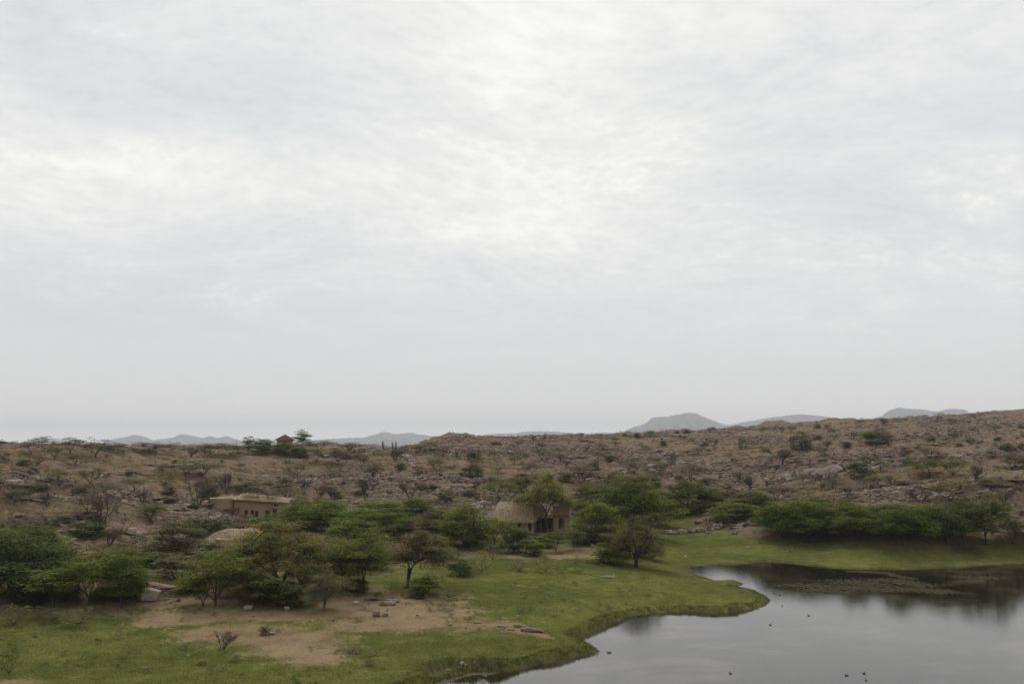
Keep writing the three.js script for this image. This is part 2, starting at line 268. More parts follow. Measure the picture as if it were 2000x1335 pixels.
// what lies on the ground at a place: grass 0..1, rock 0..1, colour
const GRASS = lin(90, 98, 46), GRASS2 = lin(110, 113, 58), GRASS3 = lin(76, 88, 40), STRAW = lin(146, 129, 90), EARTH = lin(147, 125, 103), EARTH2 = lin(124, 105, 85), RED = lin(118, 86, 68), ROCK = lin(128, 111, 100), ROCK2 = lin(106, 89, 80), MUD = lin(92, 84, 68), BUSH = lin(92, 86, 58), TAN = lin(136, 116, 103);
function cover(x, z, h, slope) {
  const r = Math.hypot(x, z), d = r < 330 ? lakeDistance(x, z) : 60;
  const a = fbm(x * 0.045, z * 0.05, 4), b = fbm(x * 0.25 + 9, z * 0.27, 3), c = n2b(x * 1.1, z * 1.1), e = n2(x * 3.1, z * 3.3);
  const hill = smooth(1.9, 3.4, h + 0.7 * a + 0.3 * b);
  const dirt = smooth(-0.45, 0.6, near(dirtSpots, x, z) + 0.4 * b + 0.26 * c + 0.34 * e), red = smooth(-0.1, 0.2, near(redSpots, x, z) + 0.3 * b + 0.1 * c);
  let g = mix3(GRASS, GRASS2, smooth(-0.5, 0.7, a + 0.5 * b)); g = mix3(g, GRASS3, smooth(0.1, 0.8, -a + 0.6 * c) * 0.6);
  g = mix3(g, STRAW, smooth(0.15, 0.9, b * 0.8 + c * 0.35 + 0.25 * e + 0.9 * dirt) * (0.4 + 0.5 * dirt));
  let earth = mix3(EARTH, EARTH2, smooth(-0.4, 0.6, a + 0.6 * c)); earth = mix3(earth, STRAW, smooth(-0.4, 0.6, b + 0.5 * e) * 0.55);
  let col = mix3(g, earth, dirt); col = mix3(col, RED, red * 0.7);
  // the stony hills
  const rock = smooth(0.0, 0.7, rockiness(x, z) + 0.3 * c + slope * 1.0 - 0.1);
  let hc = mix3(mix3(TAN, EARTH2, smooth(-0.4, 0.5, b)), EARTH2, smooth(0.0, 0.8, n2b(x * 0.06, z * 0.1)) * 0.7);
  hc = mix3(hc, STRAW, smooth(0.0, 0.8, n2(x * 0.022 + 31, z * 0.04) + 0.4 * b) * 0.38);
  hc = mix3(hc, BUSH, smooth(0.25, 0.8, n2b(x * 0.05 + 70, z * 0.09) + 0.4 * c) * 0.55);
  hc = mix3(hc, mix3(ROCK, ROCK2, smooth(-0.3, 0.5, c + 0.5 * e)), rock * 0.85);
  if (r > 900) hc = mix3(hc, BUSH, 0.45 + 0.3 * b);
  col = mix3(col, hc, hill);
  let wet = 0;
  if (d < 4) { wet = Math.max(smooth(0.7, 0.05, d + 0.3 * c + 0.35 * b), smooth(0.0, 0.4, near(mudSpots, x, z) + 0.3 * b + 0.2 * e)); col = mix3(col, MUD, wet * 0.85); }
  if (d < 6 && h < 0.3) { const lip = smooth(0.19, 0.05, h + 0.06 * c + 0.05 * e); wet = Math.max(wet, lip); col = mix3(col, mix3(lin(66, 58, 44), MUD, 0.45 + 0.5 * b), lip * 0.9); }
  if (d < -0.3) col = mix3(MUD, lin(56, 54, 40), 0.6);
  for (const [cx, cz, sx, sz] of carve) { const p = (x - cx) / sx, q = (z - cz) / sz, s = p * p + q * q; if (s < 1.3) col = mix3(col, mix3(EARTH2, MUD, 0.5 + 0.5 * c), smooth(1.2, 0.85, s + 0.3 * b) * (0.55 + 0.3 * e)); }
  return { col, grass: (1 - hill) * (1 - dirt) * (1 - red) * (1 - wet), hill, rock, dirt, d, v: 1 + 0.10 * b + 0.09 * c + 0.07 * e };
}
const heights = [];
{
  const az = [], rad = [];
  const A0 = 0.60, NA = 700;
  for (let i = 0; i <= 40; i++) az.push(-Math.PI + (Math.PI - A0) * (i / 40));
  for (let i = 1; i < NA; i++) az.push(-A0 + 2 * A0 * i / NA);
  for (let i = 0; i <= 40; i++) az.push(A0 + (Math.PI - A0) * (i / 40));
  for (const r of [0.01, 4, 9, 14, 20, 26, 33, 40, 48, 56, 62]) rad.push(r);
  for (let r = 64; r < 130; r *= 1.0038) rad.push(r);
  for (let r = 130; r < 850; r *= 1.0036) rad.push(r);
  for (let r = 850; r < 1900; r *= 1.012) rad.push(r);
  for (let r = 1900; r < 12500; r *= 1.09) rad.push(r);
  const W = az.length, H = rad.length, pos = new Float32Array(W * H * 3), col = new Float32Array(W * H * 3), uv = new Float32Array(W * H * 2), idx = [];
  for (let j = 0; j < H; j++) for (let i = 0; i < W; i++) {
    const o = j * W + i, x = Math.sin(az[i]) * rad[j], z = -Math.cos(az[i]) * rad[j], wide = Math.abs(az[i]) > A0 + 0.01;
    pos[o * 3] = x; pos[o * 3 + 1] = heightFull(x, z); pos[o * 3 + 2] = z; uv[o * 2] = x / 9; uv[o * 2 + 1] = z / 9;
  }
  for (let j = 0; j < H; j++) for (let i = 0; i < W; i++) {
    const o = j * W + i, at = (jj, ii) => (clamp(jj, 0, H - 1) * W + clamp(ii, 0, W - 1)) * 3;
    const p = at(j - 1, i), q = at(j + 1, i), dz = Math.hypot(pos[q] - pos[p], pos[q + 2] - pos[p + 2]) || 1, slope = Math.abs(pos[q + 1] - pos[p + 1]) / dz;
    const k = cover(pos[o * 3], pos[o * 3 + 2], pos[o * 3 + 1], Math.min(0.8, slope));
    for (let c = 0; c < 3; c++) col[o * 3 + c] = Math.min(0.9, k.col[c] * k.v * 0.92);
  }
  for (let j = 0; j < H - 1; j++) for (let i = 0; i < W - 1; i++) { const a = j * W + i; idx.push(a, a + W, a + 1, a + 1, a + W, a + W + 1); }
  const g = new THREE.BufferGeometry();
  g.setAttribute('position', new THREE.BufferAttribute(pos, 3)); g.setAttribute('color', new THREE.BufferAttribute(col, 3)); g.setAttribute('uv', new THREE.BufferAttribute(uv, 2));
  g.setIndex(idx); g.computeVertexNormals();
  const ny = g.attributes.normal; if (ny.getY(Math.floor(W * H / 2)) < 0) { g.setIndex(idx.reverse()); g.computeVertexNormals(); }
  structure('ground', g, new THREE.MeshPhysicalMaterial({ vertexColors: true, map: groundGrain, bumpMap: groundGrain, bumpScale: 0.06, roughness: 1, specularIntensity: 0.08 }));
}

// ------------------------------------------------------------------ the lake
{
  const paintedReflections = grain(512, 33, (u, v, f) => { const a = f(u, v, 1.2) * 0.5 + f(u, v, 3) * 0.35 + f(u, v, 9) * 0.16; const t = smooth(-0.15, 0.7, a), w = smooth(0.2, 0.7, f(u, v, 2)); return mix3([0.18, 0.19, 0.14], mix3([0.85, 0.76, 0.62], [0.95, 0.80, 0.72], w), t); }), calm = grain(256, 44, (u, v, f) => 0.35 + 0.3 * smooth(0, 0.6, f(u, v, 1.5)) + 0.2 * smooth(0.1, 0.6, f(u, v, 4)));  // pale blotches of reflected sky painted into the water colour; calm varies roughness
  paintedReflections.repeat.set(0.13, 0.13); calm.repeat.set(0.1, 0.16);
  const ripple = grain(512, 21, (u, v, f) => 0.5 + 0.18 * f(u, v, 4) + 0.12 * f(u, v, 10) + 0.08 * f(u, v, 20));
  ripple.repeat.set(1, 1);
  const g = new THREE.PlaneGeometry(470, 210, 1, 1); g.rotateX(-Math.PI / 2); g.translate(130, 0, -120);
  const uv = g.attributes.uv, p = g.attributes.position; for (let i = 0; i < p.count; i++) uv.setXY(i, p.getX(i) / 11, p.getZ(i) / 6);
  structure('lake_water', g, new THREE.MeshPhysicalMaterial({ color: new THREE.Color().setRGB(0.085, 0.080, 0.064), map: paintedReflections, roughness: 0.06, roughnessMap: calm, ior: 1.333, bumpMap: ripple, bumpScale: 0.004 }));
}

// ------------------------------------------------------------------ mountains far off
const mountainMat = new THREE.MeshStandardMaterial({ color: new THREE.Color().setRGB(0.20, 0.195, 0.20), roughness: 1 });
function mountain(profile, R, depth, foot = 0) {
  const xs = []; for (let px = profile[0][0]; px <= profile[profile.length - 1][0]; px += 3) xs.push(px);
  const K = 12, b = bag();
  xs.forEach((px) => {
    let s = 0; while (s < profile.length - 2 && profile[s + 1][0] < px) s++;
    const [x0, y0] = profile[s], [x1, y1] = profile[s + 1], t = clamp((px - x0) / (x1 - x0)), e = t * t * (3 - 2 * t), py = lerp(y0, y1, lerp(t, e, 0.5)) + 0.7 * n2(px * 0.09, R) + 0.4 * n2b(px * 0.3, R);
    for (let k = -K; k <= K; k++) {
      const w = 1 - Math.abs(k) / K, r = R + k / K * depth + 0.25 * depth * (1 - w) * n2(px * 0.03, k * 0.3), [x, y, z] = atRange(px, py, R), q = r / R;
      const spur = 1 - (1 - w) * (0.35 + 0.5 * Math.abs(n2(px * 0.04 + R, k * 0.25)) + 0.25 * n2b(px * 0.12, k * 0.5));
      b.pos.push(x * q, foot + (y - foot) * Math.max(0, w * lerp(0.75, 1, w)) * clamp(spur, 0.2, 1) - (w <= 0.001 ? 4 : 0), z * q);
    }
  });
  const S = 2 * K + 1;
  for (let i = 0; i < xs.length - 1; i++) for (let k = 0; k < S - 1; k++) { const a = i * S + k; b.idx.push(a, a + S, a + 1, a + 1, a + S, a + S + 1); }
  const g = geo(b);
  const m = mountainMat.clone(); m.side = THREE.DoubleSide;
  structure('mountain', g, m);
}
mountain([[1185, 853], [1215, 842], [1245, 832], [1262, 826], [1275, 815], [1290, 814], [1305, 813], [1325, 809], [1345, 805.5], [1358, 807], [1375, 813], [1390, 820], [1415, 829], [1440, 834], [1470, 845]], 8600, 1500, 5);
mountain([[1380, 850], [1430, 828], [1470, 821], [1520, 813], [1560, 808.5], [1590, 811], [1615, 813], [1640, 819], [1680, 822], [1720, 830]], 9200, 1500, 5);
mountain([[1650, 840], [1690, 822], [1720, 813], [1738, 801], [1757, 795], [1772, 798], [1800, 799], [1830, 803], [1860, 797.5], [1880, 799], [1900, 806], [1960, 820]], 8300, 1500, 5);
mountain([[180, 870], [205, 862], [225, 856], [243, 853], [262, 848.5], [280, 852], [300, 859], [325, 856], [340, 853], [353, 847], [375, 851], [395, 855], [410, 851], [425, 855], [440, 851], [462, 857], [490, 866], [520, 872]], 11500, 900, 0);
mountain([[560, 872], [600, 860], [640, 857], [675, 855], [710, 854], [725, 850], [750, 843], [775, 847], [800, 844.5], [825, 849], [860, 853], [910, 862]], 10200, 1100, 0);
mountain([[900, 866], [950, 848], [1000, 845.5], [1040, 841.5], [1080, 842], [1130, 846], [1180, 844], [1230, 845], [1300, 852]], 9000, 1000, 0);
mountain([[150, 874], [220, 868], [290, 864], [350, 866], [420, 867], [480, 863], [600, 860], [700, 863], [800, 860], [900, 866]], 5600, 700, 4);
// ------------------------------------------------------------------ foliage: leaves in flat sprays on limbs
const V = (x, y, z) => new THREE.Vector3(x, y, z);
function leafAt(b, p, dir, nrm, len, wid, tint) {
  const s = V().crossVectors(nrm, dir).normalize(), i = b.pos.length / 3;
  for (const [q, k] of [[dir, -len / 2], [s, wid / 2], [dir, len / 2], [s, -wid / 2]]) { b.pos.push(p.x + q.x * k, p.y + q.y * k, p.z + q.z * k); b.nor.push(nrm.x, nrm.y, nrm.z); b.col.push(...tint); }
  b.idx.push(i, i + 2, i + 1, i, i + 3, i + 2);
}
function makeTree({ seed, W, H, pads = 40, leaves = 70, len = 0.3, wid = 0.13, bottom = 0.28, padR = 0.95, flat = 0.34, stems = 4, spread = 0.35, trunkR = 0.13, fork = 0.12, dome = 0.42, lean = [0, 0], thick = 1, droop = 0.2, shell = 0.55, lobes = 0.22, hue = 0.25, spray = 0.4 }) {
  const rnd = mulberry(seed), wood = bag(), leaf = bag(), R = W / 2, ph = rnd() * 6, ph2 = rnd() * 6;
  // stems from the foot
  const tops = [];
  for (let i = 0; i < stems; i++) {
    const a = ph + i / stems * Math.PI * 2 + (rnd() - 0.5) * 0.9, o = R * spread * (0.6 + 0.8 * rnd()), th = H * (0.42 + 0.22 * rnd()), f = H * fork * (0.7 + 0.6 * rnd());
    const foot = V((rnd() - 0.5) * trunkR * 1.6, -0.25, (rnd() - 0.5) * trunkR * 1.6), knee = V(lean[0] * f / H * 0.6 + Math.cos(a) * trunkR * 0.8, f, lean[1] * f / H * 0.6 + Math.sin(a) * trunkR * 0.8);
    const mid = V(lean[0] * 0.45 + Math.cos(a) * o * 0.55 + (rnd() - 0.5) * 0.5, lerp(f, th, 0.55), lean[1] * 0.45 + Math.sin(a) * o * 0.55 + (rnd() - 0.5) * 0.5), top = V(lean[0] * 0.75 + Math.cos(a) * o, th, lean[1] * 0.75 + Math.sin(a) * o);
    const path = new THREE.CatmullRomCurve3([foot, knee, mid, top]), r0 = trunkR * thick * (stems === 1 ? 1 : 0.62 + 0.3 * rnd());
    limb(path.getPoints(7), [1.15, 1, 0.9, 0.82, 0.74, 0.66, 0.58, 0.5].map((k) => k * r0), 6, wood);
    tops.push([path, r0 * 0.5]);
  }
  for (let i = 0; i < pads; i++) {
    const a = rnd() * Math.PI * 2, rho = Math.sqrt(rnd()) * 0.92, lob = 1 + lobes * Math.sin(3 * a + ph) * 0.7 + lobes * Math.sin(5 * a + ph2) * 0.5;
    const top = H * (1 - dome * rho * rho) * (0.93 + 0.12 * Math.sin(2 * a + ph2)), low = H * (bottom + 0.10 * (1 - rho)), y = lerp(low, top, Math.pow(rnd(), shell)) - H * 0.04;
    const c = V(lean[0] + Math.cos(a) * rho * R * lob * 0.9, y, lean[1] + Math.sin(a) * rho * R * lob * 0.9);
    // the limb that carries it
    let best = null, bd = 1e9;
    for (const [path, r] of tops) for (const t of [0.5, 0.7, 0.85, 1]) { const q = path.getPoint(t), dd = q.distanceToSquared(c) + (q.y > c.y ? 4 : 0); if (dd < bd) { bd = dd; best = [q, r * (1.6 - 0.6 * t)]; } }
    const m = best[0].clone().lerp(c, 0.5).add(V((rnd() - 0.5) * 0.5, 0.12 * H * (rnd() - 0.3), (rnd() - 0.5) * 0.5)), r = Math.min(best[1], 0.045 * thick);
    limb(new THREE.QuadraticBezierCurve3(best[0], m, c).getPoints(4), [1, 0.8, 0.6, 0.45, 0.25].map((k) => k * r), 4, wood);
    const pr = padR * (0.65 + 0.7 * rnd()), tone = 0.82 + 0.36 * rnd(), warm = (rnd() - 0.45) * hue, n = Math.round(leaves * (0.7 + 0.6 * rnd()) * Math.min(1.4, pr / padR));
    const nb = Math.round(n * (1 - spray));
    for (let k = 0; k < nb; k++) {
      const b = rnd() * Math.PI * 2, q = Math.pow(rnd(), 0.55), yy = (rnd() * 1.5 - 0.6) * flat * pr * Math.sqrt(Math.max(0, 1 - q * q * 0.8));
      const p = V(c.x + Math.cos(b) * q * pr, c.y + yy - droop * q * q * pr * 0.6, c.z + Math.sin(b) * q * pr);
      const dir = V(Math.cos(b) + (rnd() - 0.5) * 1.2, (rnd() - 0.5) * 0.7 - droop * q, Math.sin(b) + (rnd() - 0.5) * 1.2).normalize();
      const nrm = V((rnd() - 0.5) * 1.1, 0.75 + 0.3 * rnd(), (rnd() - 0.5) * 1.1); nrm.addScaledVector(dir, -nrm.dot(dir)).normalize();
      const t = tone * (0.8 + 0.4 * rnd()), s = 0.7 + 0.6 * rnd();
      leafAt(leaf, p, dir, nrm, len * s, wid * s, [t * (1 + warm), t * (1 + warm * 0.25), t * (1 - warm * 0.5)]);
    }
    // arching sprays that stand out past the pad, leaflets in two rows
    for (let k = nb; k < n;) {
      const b = rnd() * Math.PI * 2, out = 0.25 + 0.5 * rnd(), reach = pr * (0.55 + 0.6 * rnd()), rise = 0.25 + 0.75 * rnd(), o = V(c.x + Math.cos(b) * out * pr, c.y + 0.2 * flat * pr, c.z + Math.sin(b) * out * pr), t = tone * (0.85 + 0.4 * rnd()), m = 7;
      for (let i = 0; i < m; i++, k++) {
        const f = (i + 0.5) / m, p = V(o.x + Math.cos(b) * reach * f, o.y + reach * (rise * f - (0.35 + droop) * 1.3 * f * f), o.z + Math.sin(b) * reach * f), side = i % 2 ? 1 : -1;
        const dir = V(Math.cos(b + side * 0.9), 0.15 - 0.5 * f, Math.sin(b + side * 0.9)).normalize(), nrm = V((rnd() - 0.5) * 0.8, 1, (rnd() - 0.5) * 0.8); nrm.addScaledVector(dir, -nrm.dot(dir)).normalize();
        p.addScaledVector(dir, len * 0.35); const s = 0.95 - 0.35 * f;
        leafAt(leaf, p, dir, nrm, len * s, wid * s * 0.9, [t * (1 + warm), t * (1 + warm * 0.25), t * (1 - warm * 0.5)]);
      }
    }
  }
  return { W, H, wood: geo(wood), leaf: geo(leaf) };
}
function makeDry({ seed, W, H, stems = 5, levels = 4, split = 3, r0 = 0.07, sprig = 0.0 }) {   // leafless: forks into finer and finer twigs
  const rnd = mulberry(seed), wood = bag(), twig = bag(), R = W / 2;
  const grow = (p, dir, length, r, level) => {
    const mid = p.clone().addScaledVector(dir, length * 0.5).add(V((rnd() - 0.5) * 0.16, (rnd() - 0.5) * 0.1, (rnd() - 0.5) * 0.16).multiplyScalar(length)), end = p.clone().addScaledVector(dir, length).add(V((rnd() - 0.5) * 0.2, 0, (rnd() - 0.5) * 0.2).multiplyScalar(length));
    const into = level <= 1 ? wood : twig, n0 = into.pos.length / 3;
    limb([p, mid, end], [r, r * 0.8, r * 0.55], level <= 1 ? 5 : 3, into);
    if (into === twig) { const t = 0.75 + 0.5 * rnd(); for (let i = n0; i < into.pos.length / 3; i++) into.col.push(t, t * (0.97 + 0.06 * rnd()), t); }
    if (level === levels) return;
    const n = level === 0 ? split : split + (rnd() < 0.5 ? 1 : 0);
    for (let i = 0; i < n; i++) {
      const s = level === 0 ? 0.55 + 0.45 * rnd() : 0.25 + 0.75 * rnd(), q = p.clone().lerp(end, s), d = dir.clone().add(V((rnd() - 0.5) * 1.5, (rnd() - 0.35) * 0.9, (rnd() - 0.5) * 1.5)).normalize();
      grow(q, d, length * (0.5 + 0.28 * rnd()), Math.max(0.012, r * 0.55), level + 1);
    }
  };
  for (let i = 0; i < stems; i++) { const a = rnd() * 6.283, o = 0.25 + 0.75 * rnd(); grow(V(Math.cos(a) * 0.1, -0.1, Math.sin(a) * 0.1), V(Math.cos(a) * o * R / H * 1.2, 0.9, Math.sin(a) * o * R / H * 1.2).normalize(), H * 0.48, r0, 0); }
  if (sprig) { const m = twig.pos.length / 3; for (let i = 0; i < m; i += 3) if (rnd() < sprig) { const p = V(twig.pos[i * 3], twig.pos[i * 3 + 1], twig.pos[i * 3 + 2]), d = V(rnd() - 0.5, rnd() - 0.5, rnd() - 0.5).normalize(), nn = V(rnd() - 0.5, 1, rnd() - 0.5); nn.addScaledVector(d, -nn.dot(d)).normalize(); leafAt(twig, p, d, nn, 0.16, 0.07, [1.0, 1.35, 0.55]); } }
  for (const b of [wood, twig]) b.pos.forEach((v, i) => { if (i % 3 === 1) return; });
  const fit = (b) => geo(b), w = fit(wood), t = fit(twig);
  t.computeBoundingBox(); const bb = t.boundingBox, kx = W / Math.max(bb.max.x - bb.min.x, 0.1), ky = H / Math.max(bb.max.y, 0.1);
  for (const g of [w, t]) g.scale(kx, ky, kx);
  return { W, H, wood: w, leaf: t };
}
function makeColumn(seed) {   // a cluster of upright succulent stems
  const rnd = mulberry(seed), b = bag();
  for (let i = 0; i < 16; i++) {
    const a = rnd() * 6.283, o = 0.15 + 0.55 * Math.sqrt(rnd()), h = 2.4 * (0.55 + 0.45 * rnd()), lx = Math.cos(a) * o, lz = Math.sin(a) * o, n0 = b.pos.length / 3;
    limb([V(lx * 0.4, -0.1, lz * 0.4), V(lx * 0.95, h * 0.3, lz * 0.95), V(lx * 1.1, h * 0.7, lz * 1.1), V(lx * 1.15, h, lz * 1.15)], [0.06, 0.075, 0.07, 0.03], 6, b);
    const t = 0.8 + 0.4 * rnd(); for (let k = n0; k < b.pos.length / 3; k++) b.col.push(t, t, t);
  }
  const w = bag(); limb([V(0, -0.2, 0), V(0, 0.1, 0), V(0, 0.35, 0)], [0.2, 0.22, 0.1], 7, w);
  return { W: 1.7, H: 2.4, wood: geo(w), leaf: geo(b) };
}
const P = {
  green: [1, 2, 3, 4].map((s) => makeTree({ seed: 100 + s, W: 8, H: 6, pads: 100, leaves: 150, len: 0.30, wid: 0.125, trunkR: 0.10, lobes: 0.3, stems: 5, spread: 0.42, bottom: 0.10, padR: 1.05, flat: 0.36, dome: 0.6, shell: 0.72 })),
  thicket: [1, 2, 3].map((s) => makeTree({ seed: 120 + s, W: 8, H: 6, pads: 90, leaves: 150, len: 0.30, wid: 0.125, stems: 7, spread: 0.6, bottom: 0.30, padR: 1.05, flat: 0.34, dome: 0.5, shell: 0.66, trunkR: 0.085, lobes: 0.3, droop: 0.35 })),
  tall: [1, 2].map((s) => makeTree({ seed: 140 + s, W: 6, H: 7, pads: 64, leaves: 140, len: 0.28, wid: 0.12, stems: 3, spread: 0.3, bottom: 0.24, padR: 0.95, flat: 0.42, dome: 0.38, fork: 0.2, trunkR: 0.09 })),
  bush: [1, 2, 3].map((s) => makeTree({ seed: 180 + s, W: 4, H: 2.8, pads: 40, leaves: 110, len: 0.24, wid: 0.13, stems: 6, spread: 0.5, bottom: 0.03, padR: 0.62, flat: 0.5, dome: 0.4, trunkR: 0.05, fork: 0.04, shell: 0.75 })),
  umbrella: [1, 2, 3].map((s) => makeTree({ seed: 220 + s, W: 6, H: 3.9, pads: 46, leaves: 76, len: 0.25, wid: 0.10, stems: 5, spread: 0.5, bottom: 0.42, padR: 0.85, flat: 0.26, dome: 0.26, trunkR: 0.075, fork: 0.1, droop: 0.05 })),
  sparse: [1, 2].map((s) => makeTree({ seed: 240 + s, W: 8, H: 6, pads: 34, leaves: 46, len: 0.24, wid: 0.1, stems: 3, spread: 0.4, bottom: 0.45, padR: 0.95, flat: 0.4, dome: 0.3, trunkR: 0.09, fork: 0.3 })),
  sapling: [1, 2].map((s) => makeTree({ seed: 260 + s, W: 3.6, H: 4.6, pads: 28, leaves: 90, len: 0.26, wid: 0.13, stems: 2, spread: 0.25, bottom: 0.38, padR: 0.66, flat: 0.4, dome: 0.3, trunkR: 0.06, fork: 0.16 })),
  oldbig: [makeTree({ seed: 301, W: 13, H: 9.6, pads: 230, leaves: 175, len: 0.27, wid: 0.12, stems: 4, spread: 0.5, bottom: 0.22, padR: 1.15, flat: 0.5, dome: 0.55, trunkR: 0.27, fork: 0.13, hue: 0.5, droop: 0.3, lobes: 0.2 })],
  leaning: [makeTree({ seed: 311, W: 8.6, H: 7.2, pads: 110, leaves: 150, len: 0.26, wid: 0.13, stems: 2, spread: 0.3, bottom: 0.36, padR: 0.95, flat: 0.5, dome: 0.45, trunkR: 0.22, fork: 0.34, lean: [1.3, 0], hue: 0.35 })],
  roundtop: [makeTree({ seed: 321, W: 12, H: 11, pads: 140, leaves: 165, len: 0.28, wid: 0.13, stems: 4, spread: 0.45, bottom: 0.44, padR: 1.15, flat: 0.5, dome: 0.42, trunkR: 0.15, fork: 0.36, hue: 0.3 })],
  gnarled: [1, 2].map((s) => makeTree({ seed: 330 + s, W: 8.6, H: 7.2, pads: 130, leaves: 120, len: 0.25, wid: 0.105, stems: 5, spread: 0.6, bottom: 0.08, padR: 0.78, flat: 0.7, dome: 0.42, trunkR: 0.2, fork: 0.2, lobes: 0.4, thick: 1.1, hue: 0.35, spray: 0.55 })),
  weed: [1, 2].map((s) => makeTree({ seed: 350 + s, W: 3, H: 1.7, pads: 20, leaves: 44, len: 0.17, wid: 0.07, stems: 7, spread: 0.75, bottom: 0.15, padR: 0.4, flat: 0.7, dome: 0.3, trunkR: 0.025, fork: 0.04, lobes: 0.4 })),
  dry: [1, 2, 3].map((s) => makeDry({ seed: 400 + s, W: 4, H: 3.4, sprig: s === 3 ? 0.10 : 0 })),
  snag: [makeDry({ seed: 421, W: 4.2, H: 4.4, stems: 2, split: 4, r0: 0.24, levels: 4 }), makeDry({ seed: 422, W: 3.4, H: 4.2, stems: 2, split: 4, r0: 0.13, levels: 4 })],
  column: [makeColumn(431), makeColumn(432)],
};
const leafMat = (c, through = 0.3) => new THREE.MeshPhysicalMaterial({ color: new THREE.Color().setRGB(...c), vertexColors: true, roughness: 0.9, side: THREE.DoubleSide, transmission: through, thickness: 0, specularIntensity: 0.12 });
const twigMat = (c) => new THREE.MeshPhysicalMaterial({ specularIntensity: 0.1, color: new THREE.Color().setRGB(...c), vertexColors: true, roughness: 1, side: THREE.DoubleSide });
const M = {
  deep: leafMat([0.100, 0.130, 0.018]), mid: leafMat([0.138, 0.166, 0.026]), dark: leafMat([0.074, 0.094, 0.021]), olive: leafMat([0.172, 0.160, 0.046]), gold: leafMat([0.23, 0.195, 0.036]), brown: leafMat([0.160, 0.134, 0.064]),
  pale: leafMat([0.165, 0.160, 0.076]), bright: leafMat([0.140, 0.185, 0.030]), yellow: leafMat([0.175, 0.175, 0.036]), grey: leafMat([0.132, 0.132, 0.064]), drab: leafMat([0.158, 0.136, 0.076]),
  moss: leafMat([0.128, 0.128, 0.042]),
  dry: twigMat([0.120, 0.092, 0.080]), rust: twigMat([0.15, 0.098, 0.072]), ash: twigMat([0.12, 0.105, 0.09]), cactus: twigMat([0.11, 0.11, 0.075]),
};
const barkDark = new THREE.MeshStandardMaterial({ color: new THREE.Color().setRGB(0.042, 0.034, 0.030), roughness: 1 }), barkGrey = new THREE.MeshStandardMaterial({ color: new THREE.Color().setRGB(0.12, 0.105, 0.085), roughness: 1 }), barkDry = new THREE.MeshStandardMaterial({ color: new THREE.Color().setRGB(0.055, 0.042, 0.040), roughness: 1 });
const KIND = { thicket: ['acacia_tree', 'tree'], green: ['acacia_tree', 'tree'], tall: ['tall_tree', 'tree'], bush: ['bush', 'bush'], umbrella: ['umbrella_tree', 'tree'], sparse: ['thin_tree', 'tree'], sapling: ['young_tree', 'tree'], oldbig: ['old_tree', 'tree'], leaning: ['leaning_tree', 'tree'], roundtop: ['round_topped_tree', 'tree'], gnarled: ['gnarled_tree', 'tree'], weed: ['low_shrub', 'shrub'], dry: ['dry_shrub', 'shrub'], snag: ['dead_tree', 'tree'], column: ['column_cactus', 'cactus'] };
const protos = new Map(), prnd = mulberry(909);
function plantAt(kind, variant, mat, at, w, h, turn, label, group, bark) {
  const list = P[kind], v = variant % list.length, key = kind + v, p = list[v], [name, category] = KIND[kind];
  let o;
  if (!protos.has(key)) {
    o = thing(name, label, category);
    part('trunk', p.wood, barkDark, o); part('crown', p.leaf, mat, o);
    protos.set(key, o);
  } else { o = protos.get(key).clone(); o.name = numbered(name); delete o.userData.group; scene.add(o); tag(o, label, category); }
  if (group) o.userData.group = group;
  o.children[0].material = bark ?? (kind === 'dry' || kind === 'snag' ? barkDry : barkDark); o.children[1].material = mat;
  o.position.copy(at); o.rotation.set(0, turn, 0); o.scale.set(w / p.W, h / p.H, w / p.W);
  return o;
}
const byLabel = new Map();
